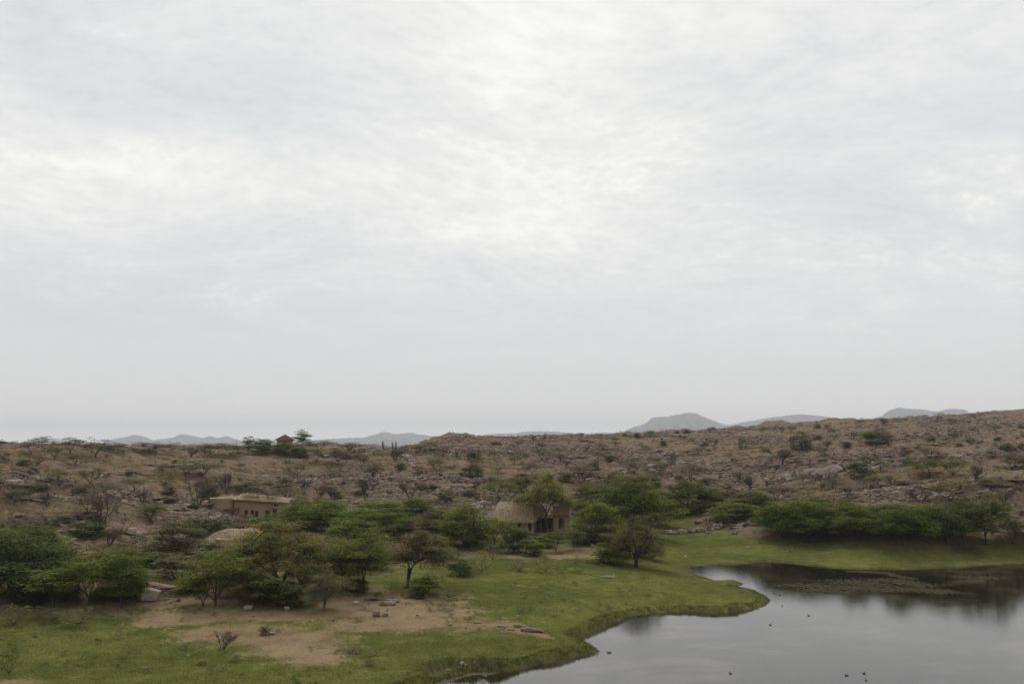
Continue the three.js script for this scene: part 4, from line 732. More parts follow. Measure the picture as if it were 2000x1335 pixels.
// single rocks that can be told apart: [shape, material, x, y, width, height, label, tilt]
const rockProto = new Map();
function rock(shape, mat, px, py, w, h, label, tilt = 0, deep = 0.8, group, name = 'rock') {
  const list = { slab: slabShapes, block: blockShapes }[shape], key = shape + Math.floor(prnd() * list.length), g = list[+key.slice(-1)], at = ground(px, py), s = perPixel(at);
  const o = part(name, g, mat, scene); o.name = numbered(name); tag(o, label, 'rock', group);
  g.computeBoundingBox(); const b = g.boundingBox, sx = b.max.x - b.min.x, sy = b.max.y - b.min.y;
  const fw = w * s / sx, fh = h * s / sy;
  o.scale.set(fw, fh, fw * deep); o.rotation.set(0, (prnd() - 0.5) * 0.5, tilt); o.position.set(at.x, at.y + h * s * 0.36, at.z);
  return o;
}
for (const r of [
  ['block', stonePale, 292, 1172, 34, 24, 'big pale boulder at the foot of the left trees', -0.25], ['slab', stonePale, 276, 1161, 44, 18, 'pale slanting slab tucked behind the big pale boulder', 0.1], ['slab', stoneGrey, 284, 1147, 46, 11, 'flat grey slab with a dark overhang above the big boulder'], ['slab', stoneGrey, 312, 1149, 56, 10, 'long grey slab right of the overhang slab'],
  ['slab', stoneGrey, 318, 1118, 34, 7, 'thin grey ledge stone on the slope, lower one below the dark rock'], ['slab', stoneGrey, 325, 1112, 46, 6, 'long thin ledge stone, upper one below the dark rock'], ['slab', stoneGrey, 258, 1113, 22, 7, 'small grey slab left of the ledge stones'], ['slab', stoneGrey, 300, 1127, 50, 8, 'grey ledge with a dark undercut above the big boulder'],
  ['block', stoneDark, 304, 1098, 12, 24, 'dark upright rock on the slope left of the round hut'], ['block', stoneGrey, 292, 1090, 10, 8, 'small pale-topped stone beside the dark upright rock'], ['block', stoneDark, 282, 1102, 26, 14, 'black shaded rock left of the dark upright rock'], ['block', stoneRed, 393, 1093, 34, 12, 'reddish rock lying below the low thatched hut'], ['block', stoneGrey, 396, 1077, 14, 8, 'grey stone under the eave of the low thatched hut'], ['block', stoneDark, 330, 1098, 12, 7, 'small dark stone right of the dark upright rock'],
  ['block', stoneGrey, 120, 1042, 20, 8, 'grey stone in the middle of the left slope'], ['block', stonePale, 123, 1052, 12, 7, 'pale stone on bare earth, upper of two on left slope'], ['block', stonePale, 143, 1056, 9, 6, 'pale stone on bare earth, lower of two on left slope'], ['block', stonePale, 228, 1038, 14, 6, 'pale flat stone, left one of the row by the umbrella tree'], ['block', stonePale, 240, 1040, 12, 8, 'pale stone, second of the row by the umbrella tree'], ['block', stonePale, 256, 1041, 16, 11, 'pale pointed stone, third of the row by the umbrella tree'], ['block', stonePale, 270, 1046, 11, 9, 'pale stone, right end of the row by the umbrella tree'], ['block', stonePale, 202, 1032, 11, 6, 'pale rounded stone under the purple-brown leafless tree'],
  ['block', stonePale, 21, 950, 36, 14, 'pale rounded outcrop at the left edge of the slope'], ['slab', stoneGrey, 45, 974, 60, 11, 'grey tilted slab, upper of two at the left edge', -0.15], ['slab', stoneGrey, 66, 978, 50, 8, 'grey tilted slab, lower of two at the left edge', -0.15], ['slab', stoneDark, 40, 928, 34, 7, 'dark tilted slab on the upper left slope', -0.35], ['slab', stoneDark, 20, 1020, 46, 7, 'dark ledge at far left below the track'], ['slab', stoneDark, 32, 1034, 60, 8, 'black undercut ledge at far left'], ['slab', stoneGrey, 140, 1018, 60, 7, 'long striped ledge on the left slope, upper'], ['slab', stoneGrey, 98, 1022, 46, 7, 'long striped ledge on the left slope, lower'],
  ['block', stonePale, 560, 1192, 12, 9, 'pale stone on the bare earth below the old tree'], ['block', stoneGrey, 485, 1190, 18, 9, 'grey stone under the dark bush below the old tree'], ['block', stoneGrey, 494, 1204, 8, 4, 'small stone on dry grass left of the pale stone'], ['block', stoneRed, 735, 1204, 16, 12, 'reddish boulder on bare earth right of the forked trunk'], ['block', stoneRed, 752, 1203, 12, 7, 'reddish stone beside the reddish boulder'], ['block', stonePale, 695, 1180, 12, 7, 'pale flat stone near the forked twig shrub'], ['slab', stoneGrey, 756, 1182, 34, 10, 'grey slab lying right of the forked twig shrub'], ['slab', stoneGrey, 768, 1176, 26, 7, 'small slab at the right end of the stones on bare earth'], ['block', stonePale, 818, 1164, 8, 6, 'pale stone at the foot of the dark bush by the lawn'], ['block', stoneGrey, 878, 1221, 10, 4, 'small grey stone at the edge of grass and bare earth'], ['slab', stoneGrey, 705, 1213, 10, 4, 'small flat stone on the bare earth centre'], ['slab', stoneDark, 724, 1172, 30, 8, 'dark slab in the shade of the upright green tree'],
  ['slab', stoneGrey, 1040, 1233, 46, 9, 'largest flat grey rock near the point of the lawn', -0.12], ['slab', stoneGrey, 1020, 1225, 34, 7, 'flat grey rock just left of the largest one on the lawn', -0.1], ['slab', stoneGrey, 981, 1224, 22, 4, 'thin flat rock, top one of four in the grass'], ['slab', stoneGrey, 980, 1228, 14, 3, 'thin flat rock, second of four in the grass'], ['slab', stoneGrey, 998, 1230, 15, 3, 'thin flat rock, right one of four in the grass'], ['slab', stoneGrey, 983, 1236, 14, 3, 'thin flat rock, lowest of four in the grass'], ['slab', stoneGrey, 932, 1217, 16, 4, 'lone flat rock where bare earth tapers into the grass'], ['slab', stonePale, 985, 1208, 11, 3, 'pale flat stone on the lawn above the flat grey rocks'],
  ['block', stoneGrey, 893, 1291, 7.5, 5.4, 'pale stone at the top of the washed-out bank'], ['block', stonePale, 902, 1296, 9, 4.8, 'pale stone in the middle of the washed-out bank'], ['block', stoneRed, 899, 1304, 9.75, 3.6, 'pinkish stone low in the washed-out bank'], ['block', stoneGrey, 876, 1309, 9, 3.6, 'pale stone at the left of the washed-out bank'], ['block', stonePale, 910, 1298, 6, 3, 'small stone at the right of the washed-out bank'], ['block', stonePale, 926, 1293, 4.5, 2.4, 'small white stone under the overhanging turf'],
  ['block', stonePale, 1461, 1070, 7, 4, 'lone pale stone on the grass of the far bank'], ['block', stoneGrey, 1432, 1043, 6, 5, 'left one of two small dark stones on the inlet grass'], ['block', stoneGrey, 1438, 1043, 6, 5, 'right one of two small dark stones on the inlet grass'], ['block', stonePale, 1157, 1066, 5, 4, 'small white stone on the grass right of the pool'],
  ['slab', stoneGrey, 1365, 1022, 20, 6, 'flat grey stone at the lower end of the sandy strip'], ['slab', stoneGrey, 1388, 1014, 34, 6, 'long flat stone along the sandy strip above the stone wall'], ['block', stoneDark, 1402, 1021, 9, 4, 'small dark stone on red earth, left'], ['block', stoneRed, 1420, 1024, 10, 4, 'small red stone on the red earth, right'],
  ['slab', stonePale, 1525, 942, 62, 16, 'long pale rock band, lowest left piece', 0.3], ['slab', stonePale, 1555, 932, 54, 15, 'long pale rock band, second piece from left', 0.25], ['block', stonePale, 1582, 928, 24, 15, 'pale rock band, angular third piece'], ['block', stonePale, 1606, 929, 26, 17, 'pale rock band, squarish fourth piece with dark joints'], ['slab', stonePale, 1632, 922, 34, 16, 'pale rock band, fifth piece', 0.1], ['slab', stonePale, 1660, 918, 46, 14, 'pale rock band, sixth piece by the dark bush'], ['slab', stonePale, 1705, 912, 50, 10, 'pale rock band, last piece at the right end'], ['block', stonePale, 1613, 936, 12, 8, 'small pale block fallen below the fourth piece'],
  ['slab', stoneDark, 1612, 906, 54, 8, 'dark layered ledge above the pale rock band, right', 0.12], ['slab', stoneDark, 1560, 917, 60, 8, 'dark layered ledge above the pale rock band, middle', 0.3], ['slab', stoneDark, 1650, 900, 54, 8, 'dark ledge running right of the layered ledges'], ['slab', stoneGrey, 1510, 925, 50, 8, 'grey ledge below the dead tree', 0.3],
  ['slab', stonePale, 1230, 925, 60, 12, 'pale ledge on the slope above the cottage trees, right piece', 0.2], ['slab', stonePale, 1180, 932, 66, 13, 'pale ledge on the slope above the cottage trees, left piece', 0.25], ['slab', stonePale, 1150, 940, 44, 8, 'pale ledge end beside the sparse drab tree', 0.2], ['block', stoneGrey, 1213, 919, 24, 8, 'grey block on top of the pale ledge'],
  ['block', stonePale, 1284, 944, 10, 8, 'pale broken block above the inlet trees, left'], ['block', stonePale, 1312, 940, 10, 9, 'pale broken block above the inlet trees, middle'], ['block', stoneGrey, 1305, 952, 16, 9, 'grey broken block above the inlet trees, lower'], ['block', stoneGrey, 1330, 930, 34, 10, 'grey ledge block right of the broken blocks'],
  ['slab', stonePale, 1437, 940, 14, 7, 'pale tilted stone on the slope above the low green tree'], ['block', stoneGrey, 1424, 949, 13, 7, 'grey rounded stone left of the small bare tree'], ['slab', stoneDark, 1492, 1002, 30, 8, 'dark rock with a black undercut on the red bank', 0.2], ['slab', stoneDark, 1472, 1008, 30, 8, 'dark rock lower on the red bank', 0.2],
  ['slab', stoneDark, 1960, 942, 70, 12, 'dark slab pile near the right edge, top slab', 0.1], ['slab', stoneDark, 1930, 950, 60, 10, 'dark slab pile near the right edge, middle slab', -0.1], ['slab', stoneGrey, 1955, 961, 30, 7, 'pale-edged slab below the dark slab pile', -0.15], ['slab', stoneDark, 1985, 950, 50, 12, 'dark slab at the very right of the pile'], ['slab', stoneDark, 1810, 950, 52, 9, 'dark split ledge above the olive tree', -0.1], ['slab', stoneDark, 1815, 962, 60, 9, 'dark ledge, lower one above the olive tree', 0.05],
  ['slab', stonePale, 1970, 890, 90, 9, 'long pale ledge at the right edge of the slope', 0.08], ['slab', stoneGrey, 1900, 892, 70, 9, 'grey ledge left of the long pale ledge', 0.1], ['slab', stoneGrey, 1960, 881, 44, 7, 'grey ledge above the long pale ledge', 0.12], ['block', stonePale, 1962, 905, 9, 9, 'small white block below the long pale ledge'], ['block', stonePale, 1970, 915, 8, 6, 'small white block, lower one below the long ledge'], ['slab', stoneGrey, 1980, 1000, 60, 8, 'pale layered ledge above the far bank at right edge'], ['slab', stoneGrey, 1975, 1012, 60, 7, 'grey layered ledge, lower one at the right edge'],
  ['slab', stonePale, 1540, 858, 46, 5, 'pale thin ledge high on the terraced slope, left', 0.08], ['slab', stoneGrey, 1650, 856, 54, 5, 'grey thin ledge high on the terraced slope, right'], ['block', stoneDark, 1704, 878, 16, 4, 'small dark block on the terraced slope under the green tree'], ['block', stoneDark, 1570, 884, 10, 4, 'left one of two dark stones on yellow grass'], ['block', stoneDark, 1579, 882, 7, 4, 'right one of two dark stones on yellow grass'],
  ['block', stoneGrey, 660, 942, 20, 10, 'grey block above the thicket, beside the dirt path'], ['slab', stoneGrey, 690, 961, 26, 7, 'grey slab at the foot of the black-trunked bare tree'], ['slab', stoneGrey, 745, 944, 50, 9, 'grey ledge on the slope above the thicket'], ['slab', stoneGrey, 485, 950, 56, 7, 'grey ledge on the slope right above the left cottage'], ['slab', stoneDark, 850, 928, 60, 14, 'dark rock patch above the right end of the thicket', -0.2], ['slab', stoneDark, 945, 976, 50, 6, 'dark crack ledge behind the stone pile'],
].filter((q) => q[0] !== 'slab' || q[4] <= 40 || [276, 284, 312, 325, 300, 1040].includes(q[2]))) rock(...r);
{ // the stone in the water and the heap of pale stones left of the thatched cottage
  const p = onPlane(1190, 1274, 0), s = Math.hypot(...p) / FOCAL, o = whole('rock', blockShapes[1], stoneDark, 'dark rock standing alone in the water off the near point', 'rock');
  o.position.set(p[0], 0.02, p[1]); o.scale.set(11 * s, 5 * s, 9 * s);
  const heap = thing('stone_heap', 'heap of pale loose stones on the slope left of the thatched roof', 'stone heap', ground(942, 992).toArray()), rnd = mulberry(71), c = perPixel(heap.position);
  for (let i = 0; i < 34; i++) { const x = (rnd() - 0.5) * 46 * c, z = (rnd() - 0.5) * 4.5, k = (0.55 + 0.8 * rnd()) * 1.0, m = part('stone', blockShapes[i % 5], rnd() < 0.7 ? stonePale : stoneGrey, heap); m.position.set(x, heightFull(heap.position.x + x, heap.position.z + z) - heap.position.y + 0.25 * k + rnd() * 0.5 * (1 - Math.abs(x) / 3), z); m.rotation.set(rnd() * 3, rnd() * 3, rnd() * 3); m.scale.setScalar(k); }
  // the low dry-stone wall across the inlet
  const path = [[1292, 1041], [1310, 1043], [1330, 1042.5], [1345, 1041], [1360, 1039], [1375, 1037.5], [1388, 1035.5], [1398, 1033], [1407, 1031.5]].map(([a, b]) => ground(a, b)), curve = new THREE.CatmullRomCurve3(path), wall = thing('stone_wall', 'low curved dry-stone wall across the grass of the inlet', 'wall', path[4].toArray());
  for (let i = 0; i < 110; i++) { const t = i / 109, q = curve.getPoint(t), tall = t > 0.82 ? 1.0 : 0.62, k = 0.62 + 0.5 * rnd(), m = part('stone', blockShapes[Math.floor(rnd() * 5)], rnd() < 0.25 ? stonePale : rnd() < 0.6 ? stoneGrey : stoneDark, wall), y = heightFull(q.x, q.z); m.position.set(q.x - wall.position.x + (rnd() - 0.5) * 0.5, y - wall.position.y + (i % 2 ? 0.2 : tall * 0.75) , q.z - wall.position.z + (rnd() - 0.5) * 0.5); m.rotation.set(rnd() * 3, rnd() * 3, rnd() * 3); m.scale.setScalar(k); }
}

{ // ledges: beds of rock that crop out in long broken rows, stone behind stone
  const rnd = mulberry(660);
  const L = (mat, size, thick0, pts, label, rows = 1) => {
    const thick = thick0 * 1.35;
    const c = new THREE.CatmullRomCurve3(pts.map(([a, b]) => ground(a, b))), len = c.getLength(), mid = c.getPointAt(0.5), o = thing('rock_ledge', label, 'rock ledge', [mid.x, heightFull(mid.x, mid.z), mid.z]), n = Math.min(96, Math.round(len / (size * 0.95) * rows));
    for (let i = 0; i < n; i++) {
      const t = clamp((i + 0.5 + (rnd() - 0.5) * 0.9) / n), p = c.getPointAt(t), d = c.getTangentAt(t), k = size * (0.55 + 0.95 * rnd()) * (0.7 + 0.3 * Math.sin(t * Math.PI)), row = (i % rows), x = p.x + (rnd() - 0.5) * 0.8, z = p.z - row * 1.6 + (rnd() - 0.5) * 1.5;
      if (rnd() < 0.13) continue;
      const shape = rnd() < 0.68 ? slabShapes[Math.floor(rnd() * 5)] : blockShapes[Math.floor(rnd() * 5)], m = part('stone', shape, rnd() < 0.72 ? mat : rnd() < 0.5 ? stoneGrey : stoneDark, o);
      m.scale.set(k * (shape === blockShapes[0] ? 0.8 : 0.9), thick * (0.6 + 0.8 * rnd()) / 0.32, k * (0.7 + 0.5 * rnd()));
      m.rotation.set((rnd() - 0.5) * 0.2 - 0.06, Math.atan2(-d.z, d.x) + (rnd() - 0.5) * 0.5, Math.atan2(d.y, Math.hypot(d.x, d.z)) + (rnd() - 0.5) * 0.16, 'YXZ');
      m.position.set(x - o.position.x, heightFull(x, z) - o.position.y + thick * 0.22, z - o.position.z);
    }
  };
  for (const a of [
    [stonePale, 1.5, 0.9, [[1498, 950], [1530, 941], [1565, 932], [1590, 929]], 'long pale rock band on the right slope, lower left stretch', 2], [stonePale, 1.4, 0.85, [[1610, 926], [1640, 920], [1675, 916], [1735, 911]], 'long pale rock band on the right slope, upper right stretch', 2], [stoneGrey, 1.6, 0.4, [[1790, 962], [1830, 960], [1870, 966]], 'split ledge right above the olive tree of the right slope', 2], [stoneGrey, 1.5, 0.4, [[15, 975], [50, 977], [90, 980]], 'tilted slabs just above the left dirt track', 2],
    [stoneDark, 1.7, 0.5, [[1390, 940], [1440, 928], [1500, 915], [1560, 908], [1620, 903], [1700, 900]], 'dark layered ledge climbing right, just above the pale rock band', 2], [stoneGrey, 1.7, 0.45, [[1600, 894], [1690, 887], [1760, 877], [1820, 869], [1900, 862], [2000, 853]], 'long grey ledge line across the upper right slope', 2], [stoneGrey, 1.8, 0.5, [[1700, 906], [1790, 898], [1850, 893], [1910, 885], [2000, 880]], 'grey ledge line below the upper one, running to the right edge', 2], [stoneDark, 1.5, 0.5, [[1650, 962], [1700, 954], [1760, 947], [1810, 942], [1850, 938]], 'dark undercut ledge above the middle of the lakeside thicket', 2], [stoneDark, 1.9, 0.6, [[1885, 958], [1930, 950], [1970, 946], [2010, 940]], 'black broken ledge near the right edge, below a sandy shelf', 3], [stoneGrey, 2.0, 0.4, [[1490, 858], [1550, 856], [1610, 854], [1680, 853]], 'thin grey ledge high on the terraced slope', 1], [stoneDark, 1.8, 0.45, [[1560, 872], [1640, 868], [1720, 862], [1800, 850], [1900, 838], [2000, 830]], 'dark line of rock along the upper terrace', 1], [stonePale, 1.8, 0.5, [[1135, 944], [1180, 930], [1250, 917], [1330, 906]], 'pale ledge climbing right above the trees beside the cottage', 2],
    [stoneGrey, 1.8, 0.4, [[1010, 912], [1090, 902], [1180, 893], [1290, 884], [1380, 880]], 'thin broken ledge across the middle slope, right of the twin trees', 1], [stoneGrey, 1.4, 0.5, [[1285, 932], [1330, 934], [1380, 944], [1430, 955], [1460, 962]], 'tumbled grey stones falling toward the inlet', 3], [stoneGrey, 1.5, 0.4, [[1885, 1004], [1940, 1000], [2010, 996]], 'striped grey ledge at the right edge above the far bank', 2], [stoneDark, 1.4, 0.4, [[1890, 1036], [1950, 1032], [2010, 1030]], 'dark ledge low at the right edge behind the thin tree', 2], [stoneDark, 1.5, 0.4, [[0, 1019], [60, 1021], [110, 1018], [165, 1016]], 'dark striped ledge at the far left', 2], [stoneDark, 1.4, 0.45, [[-10, 1037], [40, 1036], [80, 1033]], 'black undercut ledge at the far left, below the striped one', 2], [stoneDark, 1.6, 0.5, [[20, 920], [60, 935], [100, 950], [140, 962]], 'dark ledge slanting down to the right on the left slope', 2], [stoneGrey, 1.5, 0.45, [[10, 948], [50, 962], [90, 974]], 'grey stones slanting down to the left track', 3],
    [stoneGrey, 1.6, 0.45, [[185, 936], [240, 926], [290, 928], [330, 934]], 'grey ledge in the middle of the left slope', 2], [stoneDark, 1.6, 0.4, [[280, 906], [330, 912], [380, 908]], 'dark crack ledge on the upper left slope', 1], [stoneGrey, 1.5, 0.4, [[435, 952], [480, 950], [535, 949]], 'flat grey ledge on the slope behind the left cottage', 1], [stonePale, 1.5, 0.4, [[475, 888], [520, 886], [580, 887], [640, 892]], 'pale ledge along the top of the rubble dome', 2], [stoneGrey, 1.5, 0.45, [[690, 884], [735, 882], [780, 890], [805, 908], [820, 925]], 'pale slabs over the right shoulder of the rubble dome', 3], [stoneDark, 1.5, 0.5, [[830, 922], [870, 932], [910, 942], [950, 950]], 'dark tumbled stones above the right end of the thicket', 3], [stoneGrey, 1.4, 0.4, [[855, 873], [910, 868], [970, 872]], 'ledge at the foot of the bare skyline mound', 1], [stoneGrey, 1.3, 0.35, [[255, 1128], [300, 1124], [350, 1118], [390, 1116]], 'thin ledges on the slope above the big pale boulder', 3], [stoneGrey, 1.3, 0.35, [[120, 1036], [170, 1034], [230, 1040], [270, 1046]], 'grey stones in a row below the purple-brown leafless tree', 2],
  ]) L(...a);
}
// ------------------------------------------------------------------ the mud-walled cottages
const plaster = (r, g, b) => new THREE.MeshPhysicalMaterial({ specularIntensity: 0.15, color: new THREE.Color().setRGB(r, g, b), map: plasterGrain, bumpMap: plasterGrain, bumpScale: 0.012, roughness: 0.96 });
const mud = plaster(0.36, 0.26, 0.165), mudPale = plaster(0.42, 0.325, 0.21), rimPale = plaster(0.46, 0.38, 0.27), ochre = plaster(0.30, 0.22, 0.11);
const woodDark = new THREE.MeshStandardMaterial({ color: new THREE.Color().setRGB(0.060, 0.036, 0.030), roughness: 0.8 }), glass = new THREE.MeshPhysicalMaterial({ color: new THREE.Color().setRGB(0.02, 0.022, 0.025), roughness: 0.12 }), redwood = new THREE.MeshStandardMaterial({ color: new THREE.Color().setRGB(0.16, 0.07, 0.05), roughness: 0.9 });
const strawMat = new THREE.MeshPhysicalMaterial({ specularIntensity: 0.1, color: new THREE.Color().setRGB(0.41, 0.335, 0.23), vertexColors: true, roughness: 1, side: THREE.DoubleSide });
const U = (g) => metreUv(g, 0.4);
// a straight wall along x with rectangular openings [x0, x1, y0, y1]
function wallBoxes(x0, x1, y0, y1, z0, z1, holes = []) {
  const out = [], xs = [...holes].sort((a, b) => a[0] - b[0]); let x = x0;
  for (const [a, b, c, d] of xs) { if (a > x) out.push(box(x, y0, z0, a, y1, z1)); if (c > y0) out.push(box(a, y0, z0, b, c, z1)); if (d < y1) out.push(box(a, d, z0, b, y1, z1)); x = b; }
  if (x < x1) out.push(box(x, y0, z0, x1, y1, z1));
  return out;
}
// a piece of a round wall between two angles (0 faces the viewer, +z)
function arcBlock(cx, cz, r0, r1, a0, a1, y0, y1) {
  const n = Math.max(2, Math.ceil((a1 - a0) / 0.12)), s = new THREE.Shape();
  for (let i = 0; i <= n; i++) { const a = lerp(a0, a1, i / n); s[i ? 'lineTo' : 'moveTo'](Math.sin(a) * r1, Math.cos(a) * r1); }
  for (let i = n; i >= 0; i--) { const a = lerp(a0, a1, i / n); s.lineTo(Math.sin(a) * r0, Math.cos(a) * r0); }
  const g = new THREE.ExtrudeGeometry(s, { depth: y1 - y0, bevelEnabled: false });
  g.rotateX(-Math.PI / 2); g.scale(1, 1, -1);
  const idx = g.index; if (idx) { const a = idx.array; for (let i = 0; i < a.length; i += 3) [a[i], a[i + 1]] = [a[i + 1], a[i]]; } else { const p = g.attributes.position.array; for (let i = 0; i < p.length; i += 9) for (let k = 0; k < 3; k++) [p[i + k], p[i + 3 + k]] = [p[i + 3 + k], p[i + k]]; }
  g.computeVertexNormals(); g.translate(cx, y0, cz);
  return g;
}
function roundWall(cx, cz, r0, r1, y0, y1, holes = [], full = Math.PI) {
  const out = []; let a = -full;
  for (const [a0, a1, c, d] of [...holes].sort((p, q) => p[0] - q[0])) { if (a0 > a) out.push(arcBlock(cx, cz, r0, r1, a, a0, y0, y1)); if (c > y0) out.push(arcBlock(cx, cz, r0, r1, a0, a1, y0, c)); if (d < y1) out.push(arcBlock(cx, cz, r0, r1, a0, a1, d, y1)); a = a1; }
  out.push(arcBlock(cx, cz, r0, r1, a, full, y0, y1));
  return out;
}
function windowIn(parent, x0, x1, y0, y1, z, leaves = 2, name = 'window') {   // a frame, panes and a mullion set back in an opening
  const f = part(name, merge([box(x0, y0, z - 0.16, x0 + 0.09, y1, z - 0.06), box(x1 - 0.09, y0, z - 0.16, x1, y1, z - 0.06), box(x0 + 0.09, y1 - 0.09, z - 0.16, x1 - 0.09, y1, z - 0.06), box(x0 + 0.09, y0, z - 0.16, x1 - 0.09, y0 + 0.09, z - 0.06)]), woodDark, parent);
  const w = (x1 - x0 - 0.18) / leaves;
  for (let i = 0; i < leaves; i++) { const a = x0 + 0.09 + w * i; part('pane', box(a + 0.002, y0 + 0.092, z - 0.13, a + w - (i < leaves - 1 ? 0.06 : 0.002), y1 - 0.092, z - 0.115), glass, f); if (i < leaves - 1) part('mullion', box(a + w - 0.058, y0 + 0.092, z - 0.15, a + w, y1 - 0.092, z - 0.07), woodDark, f); }
  return f;
}
// thatch: an uneven thick skin over a surface fn(s, t) -> point, and loose straw lying down the slope and hanging past the eave
function thatch(parent, fn, NS, NT, thick, seed, strands, length = 0.9) {
  const rnd = mulberry(seed), b = bag(), top = [], nrm = new THREE.Vector3(), e1 = V(), e2 = V();
  const P3 = (s, t) => V(...fn(clamp(s), clamp(t)));
  const N3 = (s, t) => { e1.subVectors(P3(s + 0.01, t), P3(s - 0.01, t)); e2.subVectors(P3(s, t + 0.01), P3(s, t - 0.01)); const n = V().crossVectors(e1, e2).normalize(); if (n.y < 0) n.negate(); return n; };
  for (const side of [1, 0]) for (let j = 0; j <= NT; j++) for (let i = 0; i <= NS; i++) {
    const s = i / NS, t = j / NT, p = P3(s, t), n = N3(s, t), edge = j === NT || i === 0 || i === NS;
    const bump = 0.2 * n2(p.x * 0.8 + seed, p.z * 0.8) + 0.11 * n2b(p.x * 4, p.z * 4);
    p.addScaledVector(n, side ? bump : -thick * (edge ? 0.9 : 1));
    if (edge) p.y += (rnd() - 0.5) * 0.08;
    b.pos.push(p.x, p.y, p.z); const k = 0.84 + 0.2 * n2b(p.x * 3, p.z * 3 + seed) + 0.12 * n2(p.x * 0.6, p.z * 0.6); b.col.push(k, k * 0.98, k * 0.95);
  }
  const S = NS + 1, off = S * (NT + 1), quad = (a, c, d, e) => b.idx.push(a, c, d, a, d, e);
  for (let j = 0; j < NT; j++) for (let i = 0; i < NS; i++) { const a = j * S + i; quad(a, a + 1, a + S + 1, a + S); quad(off + a, off + a + S, off + a + S + 1, off + a + 1); }
  for (let i = 0; i < NS; i++) { const a = NT * S + i; quad(a, a + 1, off + a + 1, off + a); quad(i, off + i, off + i + 1, i + 1); }
  for (let j = 0; j < NT; j++) { const a = j * S, c = a + NS; quad(a, a + S, off + a + S, off + a); quad(c, off + c, off + c + S, c + S); }
  const roof = part('thatched_roof', geo(b), strawMat, parent), straw = bag();
  for (let i = 0; i < strands; i++) {
    const s = rnd(), eave = rnd() < 0.4, t = eave ? 0.86 + 0.14 * rnd() : rnd(), p = P3(s, t), n = N3(s, t), q = P3(s + (rnd() - 0.5) * 0.05, t + 0.12), d = q.distanceTo(p) > 0.02 ? q.sub(p).normalize() : V(0, -1, 0.3).normalize();
    if (t > 0.9) { d.copy(P3(s, 1)).sub(P3(s + (rnd() - 0.5) * 0.06, 0.85)).normalize(); d.y -= 0.35 * rnd(); d.normalize(); }
    d.add(V((rnd() - 0.5) * 0.5, (rnd() - 0.5) * 0.25, (rnd() - 0.5) * 0.5)).normalize();
    const nn = n.clone().addScaledVector(d, -n.dot(d)).normalize(), l = length * (0.5 + 0.8 * rnd()), k = 0.45 + 0.85 * rnd();
    p.addScaledVector(n, 0.06 + 0.12 * rnd()).addScaledVector(d, l * (eave ? 0.12 : 0)); leafAt(straw, p, d, nn, l, 0.07 + 0.07 * rnd(), [k, k * (0.95 + 0.06 * rnd()), k * 0.9]);
  }
  const m = part('loose_straw', geo(straw), strawMat, roof); m.userData.kind = 'stuff';
  return roof;
}
